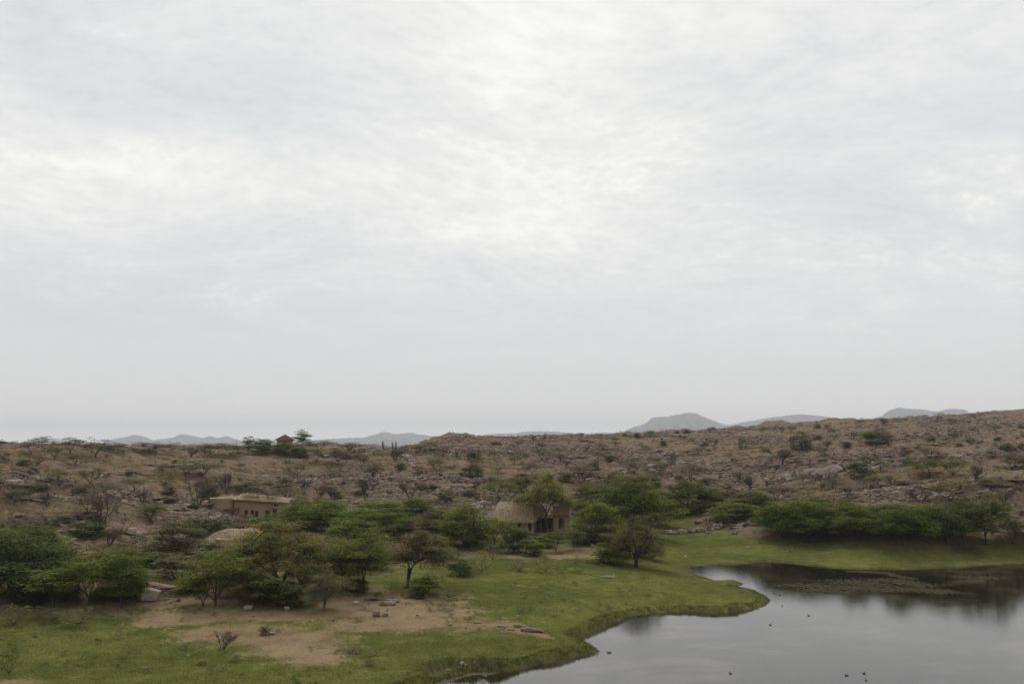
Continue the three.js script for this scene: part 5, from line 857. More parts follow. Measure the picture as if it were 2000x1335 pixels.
{ // the thatched cottage by the lawn
  const at = ground(1061, 1039), o = thing('thatched_cottage', 'thatched mud cottage with a flat-roofed right wing and a recessed dark porch', 'cottage', [at.x, at.y - 0.15, at.z], -0.03);
  const F = -1.2;   // foundations go below the ground
  part('wall', U(merge([...wallBoxes(-9.3, -1.8, F, 2.75, 1.2, 1.55, [[-3.05, -2.3, 0.45, 2.35], [-5.2, -4.5, 1.2, 2.2], [-7.6, -6.8, 1.2, 2.2]]), box(-2.15, F, -4.2, -1.8, 3.4, 1.2), box(-9.3, F, -4.2, -8.95, 2.75, 1.2), box(-8.95, F, -4.55, 5.3, 3.4, -4.2)])), mud, o);
  windowIn(o, -3.05, -2.3, 0.45, 2.35, 1.5, 2, 'window'); windowIn(o, -5.2, -4.5, 1.2, 2.2, 1.5, 1); windowIn(o, -7.6, -6.8, 1.2, 2.2, 1.5, 1);
  part('window_surround', U(merge([box(-3.2, 0.3, 1.55, -3.05, 2.5, 1.6), box(-2.3, 0.3, 1.55, -2.15, 2.5, 1.6), box(-3.05, 2.35, 1.55, -2.3, 2.5, 1.6), box(-3.05, 0.3, 1.55, -2.3, 0.45, 1.62)])), mudPale, o);
  // the porch: back wall with dark doors, floor, roof slab
  const pw = part('porch_wall', U(merge(wallBoxes(-1.8, 2.05, F, 3.4, -2.2, -1.9, [[-1.35, -0.65, 0.1, 2.3], [-0.4, 0.35, 0.1, 2.4], [1.05, 1.6, 0.7, 2.3]]))), mud, o);
  windowIn(pw.parent, -1.35, -0.65, 0.1, 2.3, -1.95, 1, 'door'); windowIn(o, -0.4, 0.35, 0.1, 2.4, -1.95, 1, 'door'); windowIn(o, 1.05, 1.6, 0.7, 2.3, -1.95, 1);
  part('porch_floor', U(box(-1.798, F, -1.9, 2.048, 0.1, 1.3)), mud, o); part('porch_roof', U(box(-1.795, 3.02, -1.895, 2.045, 3.2, 1.3)), redwood, o);
  part('porch_bench', U(merge([box(-1.6, 0.1, -1.1, -0.2, 0.52, -0.4), box(0.5, 0.1, -1.2, 1.7, 0.5, -0.5)])), woodDark, o);
  // the right wing with its parapet and ledge
  part('wing_wall', U(merge([...wallBoxes(2.05, 5.3, F, 4.55, 0.6, 0.95, [[3.1, 4.25, 1.0, 3.05]]), box(2.05, F, -4.2, 2.4, 4.55, 0.6), box(4.95, F, -4.2, 5.3, 4.55, 0.6), box(2.4, 4.2, -4.2, 4.95, 4.4, 0.6)])), mud, o);
  const wing = windowIn(o, 3.1, 4.25, 1.0, 3.05, 0.9, 2); part('shutter', box(3.72, 1.1, 0.86, 4.15, 2.95, 0.9), new THREE.MeshStandardMaterial({ color: new THREE.Color().setRGB(0.10, 0.065, 0.055), roughness: 0.8 }), wing);
  part('parapet', U(merge([box(1.98, 4.75, 0.55, 5.37, 5.35, 1.02), box(1.98, 4.75, -4.2, 2.45, 5.35, 0.55), box(4.9, 4.75, -4.2, 5.37, 5.35, 0.55), box(1.9, 4.552, -4.2, 5.45, 4.75, 1.1)])), mud, o);
  part('coping', U(merge([box(1.93, 5.352, 0.5, 5.42, 5.45, 1.07), box(1.93, 5.352, -4.2, 2.5, 5.45, 0.5), box(4.85, 5.352, -4.2, 5.42, 5.45, 0.5)])), rimPale, o);
  part('ledge', U(box(1.9, 3.45, 0.952, 5.55, 3.6, 1.4)), redwood, o);
  part('step', U(merge([box(3.0, F, 0.952, 4.7, 0.35, 1.8), box(3.0, 0.352, 0.952, 4.6, 0.7, 1.3), box(4.72, F, 0.955, 5.25, 0.8, 1.5)])), stoneGrey, o);
  // the roof: hipped, thickest at the crest
  thatch(o, (s, t) => { const a = lerp(-Math.PI * 0.5 - 0.05, Math.PI * 0.5, s), hip = smooth(0.72, 1, s), x0 = lerp(-8.9, -2.2, smooth(0.22, 0.76, s)), ex = lerp(-9.9, -1.9, smooth(0.2, 0.78, s)), left = smooth(0.26, 0, s), right = smooth(0.74, 1, s); const cx = x0, cz = -1.6 + 0.3 * left, cy = 5.85 - 0.35 * left - 0.6 * right; const px = ex - 0.9 * left + 2.2 * right, pz = lerp(lerp(2.35, -3.5, left), -2.2, right), py = 2.6 + 0.75 * left + 1.75 * right; const u = t, sag = 0.5 * Math.sin(u * Math.PI); return [lerp(cx, px, u), lerp(cy, py, Math.pow(u, 1.1)) + sag * 0.8, lerp(cz, pz, u)]; }, 48, 16, 0.34, 31, 6800, 1.25);
  thatch(o, (s, t) => [lerp(-9.6, -1.6, s), lerp(5.5 - 0.25 * Math.abs(s - 0.5), 2.7, t) + 0.25 * Math.sin(t * Math.PI), lerp(-1.62, -5.2, t)], 20, 8, 0.3, 33, 300, 0.9);
}
{ // the long cottage with the round end
  const at = ground(478, 1010), o = thing('round_ended_cottage', 'long ochre mud cottage with a round parapet end and shaggy straw roof', 'cottage', [at.x, at.y - 0.3, at.z], 0.02);
  const F = -1.5, cx = -5.35, cz = -2.2, R = 3.0;
  const deg = Math.PI / 180, dr = [[-30 * deg, -22 * deg, 1.5, 2.2], [-17 * deg, -9 * deg, 1.5, 2.2], [-30 * deg, -22 * deg, 0.6, 1.3], [4 * deg, 13 * deg, 0.4, 1.75]];
  const rows = (y0, y1, hs) => roundWall(cx, cz, R - 0.35, R, y0, y1, hs);
  part('round_wall', U(merge([...rows(F, 1.4, [[-30 * deg, -22 * deg, 0.6, 1.25], [-17 * deg, -9 * deg, 0.6, 1.25], [4 * deg, 13 * deg, 0.3, 1.4]]), ...rows(1.4, 3.75, [[-30 * deg, -22 * deg, 1.5, 2.1], [-17 * deg, -9 * deg, 1.5, 2.1], [4 * deg, 13 * deg, 1.4, 1.8]])])), mud, o);
  part('inner_wall', U(merge(roundWall(cx, cz, R - 0.5, R - 0.4, F, 3.7))), mud, o);
  part('parapet', U(merge(roundWall(cx, cz, R - 0.42, R + 0.12, 3.752, 4.4))), mud, o);
  part('parapet_rim', U(merge(roundWall(cx, cz, R - 0.46, R + 0.18, 4.402, 4.52))), rimPale, o);
  part('wall', U(merge([...wallBoxes(-2.4, 8.2, F, 3.9, -0.35, 0, [[-0.1, 0.6, 0.4, 2.0], [1.2, 2.0, 0.5, 1.9], [2.2, 2.95, -0.1, 1.7], [4.5, 5.9, 0.4, 1.9], [6.35, 7.25, 2.75, 3.2], [5.55, 6.0, 2.75, 3.2]]), box(-2.4, F, -7, -2.05, 3.9, -0.35), box(7.85, F, -7, 8.2, 3.9, -0.35), box(-2.05, F, -7, 7.85, 3.9, -6.65)].flatMap((g) => [g]))), mud, o);
  windowIn(o, -0.1, 0.6, 0.4, 2.0, -0.04, 1); windowIn(o, 1.2, 2.0, 0.5, 1.9, -0.04, 2); windowIn(o, 2.2, 2.95, -0.1, 1.7, -0.04, 1, 'door'); windowIn(o, 4.5, 5.9, 0.4, 1.9, -0.04, 3); windowIn(o, 6.35, 7.25, 2.75, 3.2, -0.04, 1, 'vent'); windowIn(o, 5.55, 6.0, 2.75, 3.2, -0.04, 1, 'vent');
  // the tall glazed door stands in a surround of its own
  part('door_surround', U(merge([box(5.98, 0.1, 0.002, 6.1, 2.5, 0.12), box(7.25, 0.1, 0.002, 7.37, 2.5, 0.12), box(6.1, 2.38, 0.002, 7.25, 2.5, 0.12)])), mudPale, o);
  const door = part('glazed_door', box(6.1, 0.1, 0.003, 7.25, 2.38, 0.05), woodDark, o); part('pane', box(6.2, 0.25, 0.052, 6.62, 2.28, 0.06), glass, door); part('pane', box(6.72, 0.25, 0.052, 7.15, 2.28, 0.06), glass, door);
  part('door_step', U(box(5.9, F, 0.002, 7.5, 0.08, 0.7)), rimPale, o);
  const awn = box(0, 0, 0, 3.6, 0.12, 1.1); awn.rotateZ(0.10); awn.translate(-4.6, 2.1, 0.3); part('awning', U(awn), redwood, o);
  part('awning_post', merge([box(-1.2, F, 1.1, -1.08, 2.36, 1.22), box(-4.4, F, 1.15, -4.28, 2.1, 1.27)]), woodDark, o);
  const ridge = (s) => 5.5 - 1.25 * Math.pow(s, 1.3) - 0.9 * smooth(0.16, 0, s), eave = (s) => 4.35 - 0.75 * s;
  thatch(o, (s, t) => [lerp(-2.9, 9.6, s) + 0.3 * t, lerp(ridge(s), eave(s), t) + 0.18 * Math.sin(t * Math.PI), lerp(-3.2, 0.75, t) + 0.15 * Math.sin(s * 23)], 40, 10, 0.32, 41, 2600, 0.9);
  thatch(o, (s, t) => [lerp(-2.9, 9.6, s), lerp(ridge(s), 3.8, t), lerp(-3.22, -7.4, t)], 24, 6, 0.3, 43, 200, 0.9);
  thatch(o, (s, t) => { const a = (s - 0.5) * Math.PI * 2 * 0.98; return [cx + 1.5 * (1 - t) + Math.sin(a) * 2.52 * t, lerp(4.75 + 0.35 * Math.max(0, Math.sin(a)), 4.35, t) + 0.1 * Math.sin(t * 3), cz - 0.6 * (1 - t) + Math.cos(a) * 2.52 * t]; }, 40, 7, 0.28, 45, 900, 0.7);
}
{ // the low round hut half hidden by the old tree
  const at = ground(438, 1092), o = thing('round_hut', 'low round mud hut with a sagging straw roof, half hidden by the old tree', 'hut', [at.x, at.y - 0.75, at.z], 0);
  const F = -1.5, cx = 1.1, cz = 0.2, R = 2.2, up = 0.6;
  part('round_wall', U(merge(roundWall(cx, cz, R - 0.3, R, F, 2.35 + up))), mud, o);
  part('parapet', U(merge(roundWall(cx, cz, R - 0.34, R + 0.12, 2.452 + up, 3.2 + up))), mudPale, o);
  part('ledge', U(merge(roundWall(cx, cz, R - 0.34, R + 0.2, 2.352 + up, 2.45 + up))), mudPale, o);
  part('parapet_rim', U(merge(roundWall(cx, cz, R - 0.38, R + 0.16, 3.202 + up, 3.3 + up))), rimPale, o);
  part('wall', U(merge([box(-3.0, F, -3.4, -2.7, 2.2 + up, -0.2), box(-2.7, F, -3.4, 5.2, 3.0 + up, -3.1), box(5.2, F, -3.4, 5.5, 3.0 + up, 0), ...wallBoxes(-2.698, -1.1, F, 2.1 + up, -1.0, -0.7, [[-2.3, -1.5, 0, 1.9 + up]])])), mud, o);
  part('post', merge([box(-3.25, F, 0.5, -3.13, 1.7 + up, 0.62), box(-2.0, F, 0.9, -1.88, 2.2 + up, 1.02)]), woodDark, o);
  thatch(o, (s, t) => { const a = lerp(-1.75, 1.75, s), left = smooth(0.45, 0, s), right = smooth(0.55, 1, s); const rx = 4.4 + 0.9 * left, ex = 0.9 + Math.sin(a) * (rx + 0.4 * left), ez = -1.7 + Math.cos(a) * (2.7 - 1.2 * right); const y0 = 4.35 + up, y1 = lerp(2.7, 1.75, left) + 0.75 * right + up, u = t; return [lerp(lerp(-0.4, 3.2, smooth(0.2, 0.8, s)), ex, u), lerp(y0, y1, u) + 0.42 * Math.sin(u * Math.PI), lerp(-1.9, ez, u) - (Math.abs(a) < 0.9 ? 0.9 * u * (1 - Math.abs(a) / 0.9) : 0)]; }, 44, 12, 0.34, 51, 3000, 0.9);
  thatch(o, (s, t) => [lerp(-0.9, 3.8, s) + (s - 0.5) * 2.6 * t, lerp(4.3, 2.6, t) + 0.2 * Math.sin(t * 3) + up, lerp(-1.92, -4.6, t)], 20, 6, 0.3, 53, 200, 0.9);
}
{ // the hut on the hilltop
  const [x, , z] = atRange(556, 866, 392), y = 19.2, o = thing('hilltop_hut', 'small square hut with a dark hipped roof on the hilltop skyline', 'hut', [x, y, z], 0.12);
  part('wall', U(merge([...wallBoxes(-2.7, 2.7, -2, 2.75, 2.4, 2.7, [[-0.6, 0.6, 0.9, 2.2]]), box(-2.7, -2, -2.7, -2.4, 2.75, 2.4), box(2.4, -2, -2.7, 2.7, 2.75, 2.4), box(-2.4, -2, -2.7, 2.4, 2.75, -2.4)])), ochre, o);
  windowIn(o, -0.6, 0.6, 0.9, 2.2, 2.66, 2);
  part('eave_board', merge([box(-3.45, 2.752, 3.2, 3.45, 3.1, 3.45), box(-3.45, 2.752, -3.45, 3.45, 3.1, -3.2), box(-3.45, 2.752, -3.2, -3.2, 3.1, 3.2), box(3.2, 2.752, -3.2, 3.45, 3.1, 3.2)]), redwood, o);
  const roof = new THREE.CylinderGeometry(0.55, 4.85, 1.75, 4, 1); roof.rotateY(Math.PI / 4); roof.translate(0, 3.98, 0);
  const rm = part('roof', U(roof.toNonIndexed()), new THREE.MeshStandardMaterial({ color: new THREE.Color().setRGB(0.20, 0.155, 0.135), roughness: 0.95, map: rockGrain }), o);
  for (let i = 0; i < 9; i++) { const t = i / 9, k = lerp(4.85, 0.55, t) * 0.7071 + 0.05, yy = 3.105 + 1.75 * t; part('shingle_row', merge([box(-k, yy, k - 0.12, k, yy + 0.06, k + 0.03), box(-k, yy, -k - 0.03, k, yy + 0.06, -k + 0.12), box(-k - 0.03, yy, -k + 0.12, -k + 0.12, yy + 0.06, k - 0.12), box(k - 0.12, yy, -k + 0.12, k + 0.03, yy + 0.06, k - 0.12)]), woodDark, rm); }
  part('roof_cap', new THREE.ConeGeometry(0.62, 0.45, 8).translate(0, 5.0, 0), redwood, o);
}
// ------------------------------------------------------------------ tracks, pool, birds, brushwood, floating weed, grass
function track(name, pts, width, mat) {
  const c = new THREE.CatmullRomCurve3(pts.map(([a, b]) => ground(a, b))), N = 160, b = bag();
  for (let i = 0; i <= N; i++) { const p = c.getPoint(i / N), t = c.getTangent(i / N), l = Math.hypot(t.x, t.z) || 1; for (let k = -2; k <= 2; k++) { const w = width * (0.8 + 0.35 * n2(i * 0.15, k + pts[0][0])) / 4 * k, x = p.x - t.z / l * w, z = p.z + t.x / l * w; b.pos.push(x, heightFull(x, z) + (Math.abs(k) === 2 ? -0.05 : 0.07), z); b.uv.push(x / 5, z / 5); } }
  for (let i = 0; i < N; i++) for (let k = 0; k < 4; k++) { const a = i * 5 + k; b.idx.push(a, a + 1, a + 5, a + 1, a + 6, a + 5); }
  const g = geo(b); if (g.attributes.normal.getY(2) < 0) { g.setIndex(b.idx.reverse()); g.computeVertexNormals(); }
  structure(name, g, mat);
}
const trackMat = new THREE.MeshStandardMaterial({ color: new THREE.Color().setRGB(0.20, 0.130, 0.088), map: groundGrain, bumpMap: groundGrain, bumpScale: 0.05, roughness: 1 });
track('dirt_track', [[30, 986], [60, 983], [95, 978], [130, 974], [165, 971], [210, 968]], 2.0, trackMat);
track('dirt_track', [[612, 936], [622, 941], [630, 949], [634, 956], [640, 964], [655, 969]], 2.6, trackMat);
track('dirt_track', [[440, 943], [470, 942], [500, 942], [540, 942], [580, 940], [612, 937]], 1.8, trackMat);
track('dirt_track', [[655, 969], [690, 970], [730, 969], [780, 968], [830, 966]], 2.0, trackMat);
{ // the little pool before the porch
  const at = ground(1106, 1058), o = thing('plunge_pool', 'small teal plunge pool with a pale rim in front of the cottage', 'pool', [at.x, at.y, at.z], 0.05);
  part('rim', U(merge([box(-2.6, -0.6, 1.1, 2.6, 0.26, 1.45), box(-2.6, -0.6, -1.6, 2.6, 0.26, -1.25), box(-2.6, -0.6, -1.25, -2.25, 0.26, 1.1), box(2.25, -0.6, -1.25, 2.6, 0.26, 1.1)])), plaster(0.36, 0.35, 0.31), o);
  part('pool_water', box(-2.248, -0.5, -1.248, 2.248, 0.14, 1.098), new THREE.MeshPhysicalMaterial({ color: new THREE.Color().setRGB(0.05, 0.17, 0.15), roughness: 0.08, ior: 1.333 }), o);
}
{ // brushwood and dead branches
  const rnd = mulberry(81);
  const pile = (px, py, w, h, n, label, r, group) => { const at = ground(px, py), s = perPixel(at), o = thing('brushwood_pile', label, 'brushwood', at.toArray()); for (let i = 0; i < n; i++) { const b = bag(), a = rnd() * 6.28, l = w * s * (0.4 + 0.5 * rnd()), c = V((rnd() - 0.5) * w * s * 0.6, 0.05 + rnd() * h * s * 0.8, (rnd() - 0.5) * w * s * 0.4), d = V(Math.cos(a), (rnd() - 0.5) * 1.4 * h / w, Math.sin(a) * 0.7).normalize(); limb([c.clone().addScaledVector(d, -l / 2), c.clone().add(V((rnd() - 0.5) * 0.15, 0.05, 0)), c.clone().addScaledVector(d, l / 2)], [r, r * 0.9, r * 0.5], 5, b); part('stick', geo(b), rnd() < 0.5 ? barkGrey : stoneRed, o); } return o; };
  pile(516, 1240, 22, 17, 60, 'square heap of brown brushwood on the bare patch of the left lawn', 0.035);
  pile(1190, 1128, 34, 3, 12, 'bleached dead branches lying on the lawn left of the inlet', 0.04).children.forEach((c) => { c.material = stonePale; });
  pile(690, 1275, 46, 8, 26, 'scatter of brown twigs on the left lawn near the water', 0.03);
  const p = ground(532, 1238), s = perPixel(p), o = whole('fallen_board', box(-5 * s, 0.12, -0.2, 5 * s, 0.2, 0.2), stonePale, 'pale board lying beside the square brushwood heap', 'board'); o.position.copy(p);
}
// birds
const feather = (r, g, b, rough = 0.7) => new THREE.MeshStandardMaterial({ color: new THREE.Color().setRGB(r, g, b), roughness: rough });
const blue = feather(0.010, 0.018, 0.035, 0.6), train = feather(0.030, 0.036, 0.022), black = feather(0.014, 0.013, 0.014), white = feather(0.80, 0.79, 0.76), bill = feather(0.32, 0.27, 0.16), legs = feather(0.12, 0.10, 0.07);
const tubes = (list, sides = 5) => { const b = bag(); for (const [pts, rad] of list) limb(pts.map((p) => V(...p)), rad, sides, b); return geo(b); };
function peafowl(px, py, size, turn, label, group, grand = true) {
  const at = ground(px, py), o = thing('peafowl', label, 'peafowl', at.toArray(), turn, group);
  part('body', spineBody([[-0.40, 0.40, 0.02, 0.02], [-0.30, 0.42, 0.09, 0.09], [-0.12, 0.42, 0.13, 0.12], [0.08, 0.45, 0.14, 0.13], [0.2, 0.52, 0.11, 0.10], [0.26, 0.62, 0.06, 0.055], [0.29, 0.74, 0.042, 0.04], [0.30, 0.84, 0.036, 0.034], [0.33, 0.89, 0.045, 0.04], [0.385, 0.885, 0.026, 0.022], [0.44, 0.87, 0.006, 0.006]]), blue, o);
  part('train', grand ? spineBody([[-0.22, 0.46, 0.05, 0.08], [-0.45, 0.38, 0.07, 0.15], [-0.8, 0.24, 0.05, 0.19], [-1.15, 0.12, 0.035, 0.17], [-1.35, 0.07, 0.01, 0.06]]) : spineBody([[-0.25, 0.44, 0.05, 0.07], [-0.5, 0.38, 0.04, 0.09], [-0.72, 0.33, 0.01, 0.05]]), train, o);
  for (const z of [0.06, -0.06]) part('leg', tubes([[[[0, 0.36, z], [-0.03, 0.2, z], [0.0, 0, z]], [0.022, 0.014, 0.012]], [[[0, 0.01, z], [0.08, 0.008, z]], [0.012, 0.006]]]), legs, o);
  part('crest', tubes([[[[0.32, 0.92, 0], [0.30, 1.0, 0]], [0.006, 0.012]], [[[0.32, 0.92, 0], [0.33, 1.0, 0.02]], [0.006, 0.012]], [[[0.32, 0.92, 0], [0.33, 1.0, -0.02]], [0.006, 0.012]]], 4), blue, o);
  o.scale.setScalar(size); return o;
}
peafowl(876, 1171, 0.92, Math.PI - 0.15, 'peacock with a long dark train walking on the lawn');
peafowl(1377, 1043, 0.85, Math.PI, 'left one of three dark peafowl below the stone wall', 'peafowl on the inlet grass', false);
peafowl(1384, 1045, 0.95, 0.4, 'middle one of three dark peafowl below the stone wall, tail low', 'peafowl on the inlet grass');
peafowl(1390, 1043, 0.8, 0.1, 'right one of three dark peafowl below the stone wall', 'peafowl on the inlet grass', false);
{
  const at = ground(1339, 1089), o = thing('egret', 'white egret standing on the grass by the head of the lake', 'egret', at.toArray(), 0.6); o.scale.setScalar(0.8);
  part('body', spineBody([[-0.34, 0.30, 0.01, 0.01], [-0.22, 0.36, 0.06, 0.05], [-0.05, 0.42, 0.10, 0.08], [0.10, 0.48, 0.08, 0.07], [0.16, 0.56, 0.035, 0.03], [0.12, 0.66, 0.026, 0.024], [0.12, 0.75, 0.024, 0.022], [0.17, 0.81, 0.032, 0.028], [0.22, 0.80, 0.018, 0.016]]), white, o);
  part('bill', tubes([[[[0.22, 0.80, 0], [0.33, 0.77, 0]], [0.014, 0.003]]]), bill, o);
  for (const z of [0.04, -0.04]) part('leg', tubes([[[[0, 0.36, z], [-0.02, 0.2, z], [0.01, 0, z]], [0.014, 0.009, 0.01]]]), legs, o);
}
{
  const body = spineBody([[-0.21, 0.10, 0.01, 0.01], [-0.17, 0.07, 0.04, 0.05], [-0.05, 0.05, 0.075, 0.095], [0.08, 0.05, 0.07, 0.085], [0.13, 0.09, 0.045, 0.045], [0.145, 0.16, 0.034, 0.032], [0.165, 0.20, 0.04, 0.036], [0.20, 0.195, 0.02, 0.018], [0.21, 0.193, 0.008, 0.008]]), beak = tubes([[[[0.20, 0.198, 0], [0.255, 0.18, 0]], [0.018, 0.004]]]);
  let proto = null;
  for (const [px, py, turn, label] of [[1511, 1158, 0.4, 'black waterbird nearest the tip of the grassy spit'], [1524, 1162, 2.7, 'black waterbird right of the bird at the spit tip'], [1528, 1183, 1.2, 'black waterbird in open water below the spit tip pair'], [1580, 1202, 2.4, 'black waterbird alone right of the spit, mid-lake'], [1505, 1220, 0.2, 'black waterbird alone in open water below the spit'], [1427, 1315, 2.2, 'lone black waterbird at the bottom of the lake, left one'], [1654, 1319, 2.9, 'left one of three black waterbirds at the bottom edge'], [1688, 1315, 0.1, 'upper right one of three black waterbirds at the bottom edge'], [1692, 1328, 1.4, 'lowest one of three black waterbirds at the bottom edge'], [1671, 1175, 0.5, 'black waterbird beside the floating weed'], [1458, 1110, 0.2, 'left one of two waterbirds close to the far shore of the cove'], [1465, 1110, 2.9, 'right one of two waterbirds close to the far shore of the cove'], [1444, 1120, 0.3, 'black waterbird in the middle of the cove'], [1506, 1139, 1.9, 'black waterbird at the edge of the tree reflections']]) {
    let o; if (!proto) { o = proto = thing('waterbird', label, 'waterbird'); part('body', body, black, o); part('beak', beak, white, o); } else { o = proto.clone(); o.name = numbered('waterbird'); scene.add(o); tag(o, label, 'waterbird'); }
    o.userData.group = 'black waterbirds on the lake';
    const [x, z] = onPlane(px, py, 0); o.position.set(x, -0.01, z); o.rotation.y = turn; o.scale.setScalar(0.78);
  }
}
{ // the mud patch at the head of the cove lies with the ground; the weed floats
  const rnd = mulberry(91), leafG = new THREE.CircleGeometry(1, 6); leafG.rotateX(-Math.PI / 2);
  const W = [[1540, 1143, 1660, 1148, 3.2], [1580, 1153, 1640, 1156, 1.8], [1650, 1136, 1720, 1142, 4.4], [1668, 1116, 1740, 1119, 1.6], [1730, 1134, 1800, 1142, 3.2], [1700, 1150, 1850, 1156, 2.6], [1780, 1150, 1860, 1154, 1.4], [1885, 1128, 1925, 1129, 2.2], [1740, 1122, 1778, 1130, 1.4]].map(([a, b, c, d, w]) => { const [x0, z0] = onPlane(a, b, 0), [x1, z1] = onPlane(c, d, 0); return [x0, z0, x1, z1, w]; });
  const ms = [], cs = [], q = new THREE.Quaternion(), m = new THREE.Matrix4();
  for (let i = 0; i < 260000 && ms.length < 24000; i++) {
    const k = W[Math.floor(rnd() * W.length)], t = rnd() * 1.3 - 0.15, x = lerp(k[0], k[2], t) + (rnd() - 0.5) * 2.4 * k[4], z = lerp(k[1], k[3], t) + (rnd() - 0.5) * 2.4 * k[4];
    const e = near(W, x, z) + 0.6 * fbm(x * 0.14, z * 0.26, 4) + 0.45 * n2b(x * 0.7, z * 1.0);
    if (rnd() > smooth(0.0, 0.9, e) * 0.8 || lakeDistance(x, z) > -0.6) continue;
    const s = 0.05 + 0.09 * rnd(), c = rnd();
    q.setFromEuler(new THREE.Euler((rnd() - 0.5) * 0.35, rnd() * 6.28, (rnd() - 0.5) * 0.35)); m.compose(V(x, 0.012 + 0.018 * rnd(), z), q, V(s * 1.3, 1, s)); ms.push(m.clone()); cs.push(mix3(lin(54, 54, 33), lin(76, 69, 47), c).map((v) => v * (0.75 + 0.5 * rnd())));
  }
  const im = shadows(new THREE.InstancedMesh(leafG, new THREE.MeshPhysicalMaterial({ roughness: 0.9, specularIntensity: 0.3, side: THREE.DoubleSide }), ms.length)); ms.forEach((mm, i) => { im.setMatrixAt(i, mm); im.setColorAt(i, new THREE.Color().setRGB(...cs[i])); });
  im.name = 'floating_weed'; im.userData.kind = 'stuff'; scene.add(im); tag(im, 'mat of brown-green floating weed on the far side of the lake', 'water weed');
}
{ // grass: short tufts over the lawns and longer ones on the banks; dry tufts on the hills
  const tuft = (seed, n, spread, hgt, wide) => { const rnd = mulberry(seed), b = bag(); for (let i = 0; i < n; i++) { const a = rnd() * 6.28, x = (rnd() - 0.5) * spread, z = (rnd() - 0.5) * spread, h = hgt * (0.6 + 0.6 * rnd()), l = 1.1 * h; const i0 = b.pos.length / 3, c = Math.cos(a) * wide, s = Math.sin(a) * wide; b.pos.push(x - c, -0.02, z - s, x + c, -0.02, z + s, x + Math.cos(a + 1.4) * l, h, z + Math.sin(a + 1.4) * l); b.idx.push(i0, i0 + 1, i0 + 2); } return geo(b); };
  const make = (name, label, category, g, count, place, mat) => { const ms = [], cs = [], q = new THREE.Quaternion(), m = new THREE.Matrix4(), rnd = mulberry(count + 7); for (let i = 0; i < count * 9 && ms.length < count; i++) { const p = place(rnd); if (!p) continue; q.setFromEuler(new THREE.Euler(0, rnd() * 6.28, 0)); m.compose(V(p[0], p[1], p[2]), q, V(p[3], p[3] * p[4], p[3])); ms.push(m.clone()); cs.push(p[5]); } const im = new THREE.InstancedMesh(g, mat, ms.length); im.castShadow = im.receiveShadow = true; ms.forEach((mm, i) => { im.setMatrixAt(i, mm); im.setColorAt(i, new THREE.Color().setRGB(...cs[i])); }); im.name = numbered(name); im.userData.kind = 'stuff'; scene.add(im); tag(im, label, category); };
  const blade = new THREE.MeshPhysicalMaterial({ roughness: 1, specularIntensity: 0.08, side: THREE.DoubleSide });
  const wedge = (rnd, r0, r1, a) => { const az = (rnd() * 2 - 1) * a, r = r0 * Math.pow(r1 / r0, rnd()); return [Math.sin(az) * r, -Math.cos(az) * r]; };
  make('grass', 'short green grass of the lawns round the lake', 'grass', tuft(1, 9, 0.55, 0.05, 0.016), 120000, (rnd) => {
    const [x, z] = wedge(rnd, 76, 215, 0.54), h = heightFull(x, z); if (h < 0.12 || h > 3.2) return null;
    const k = cover(x, z, h, 0.05); if (rnd() > k.grass * 0.9 + 0.04 * k.dirt) return null;
    const v = 1.0 + 0.24 * rnd() + 0.08 * n2b(x * 0.3, z * 0.3), bank = smooth(2.2, 0.3, k.d); let c = mix3(k.col, rnd() < 0.16 ? STRAW : GRASS2, 0.35).map((q) => q * v);
    return [x, h, z, 0.8 + 0.7 * rnd() + 0.7 * bank * rnd(), 0.8 + 0.9 * bank, c];
  }, blade);
  make('grass', 'rank dark grass fringing the near banks of the lake', 'grass', tuft(2, 11, 0.4, 0.24, 0.02), 9000, (rnd) => {
    const [x, z] = wedge(rnd, 78, 150, 0.5), d = lakeDistance(x, z); if (d < 0.45 || d > 1.6) return null; const h = heightFull(x, z);
    return [x, h, z, 0.5 + 0.7 * rnd(), 1, mix3(GRASS3, GRASS, rnd()).map((q) => q * (0.75 + 0.4 * rnd()))];
  }, blade);
  make('dry_grass', 'dry straw-coloured grass in tufts over the stony hills', 'grass', tuft(3, 13, 0.7, 0.30, 0.022), 60000, (rnd) => {
    const [x, z] = wedge(rnd, 110, 620, 0.54), h = heightFull(x, z); if (h < 2.4) return null; const g = n2(x * 0.022 + 31, z * 0.04) + 0.5 * n2b(x * 0.2, z * 0.25); if (rnd() > smooth(-0.5, 0.8, g)) return null;
    return [x, h, z, 0.7 + 1.1 * rnd(), 1, mix3(lin(132, 116, 78), lin(98, 88, 60), rnd()).map((q) => q * (0.75 + 0.5 * rnd()))];
  }, blade);
}

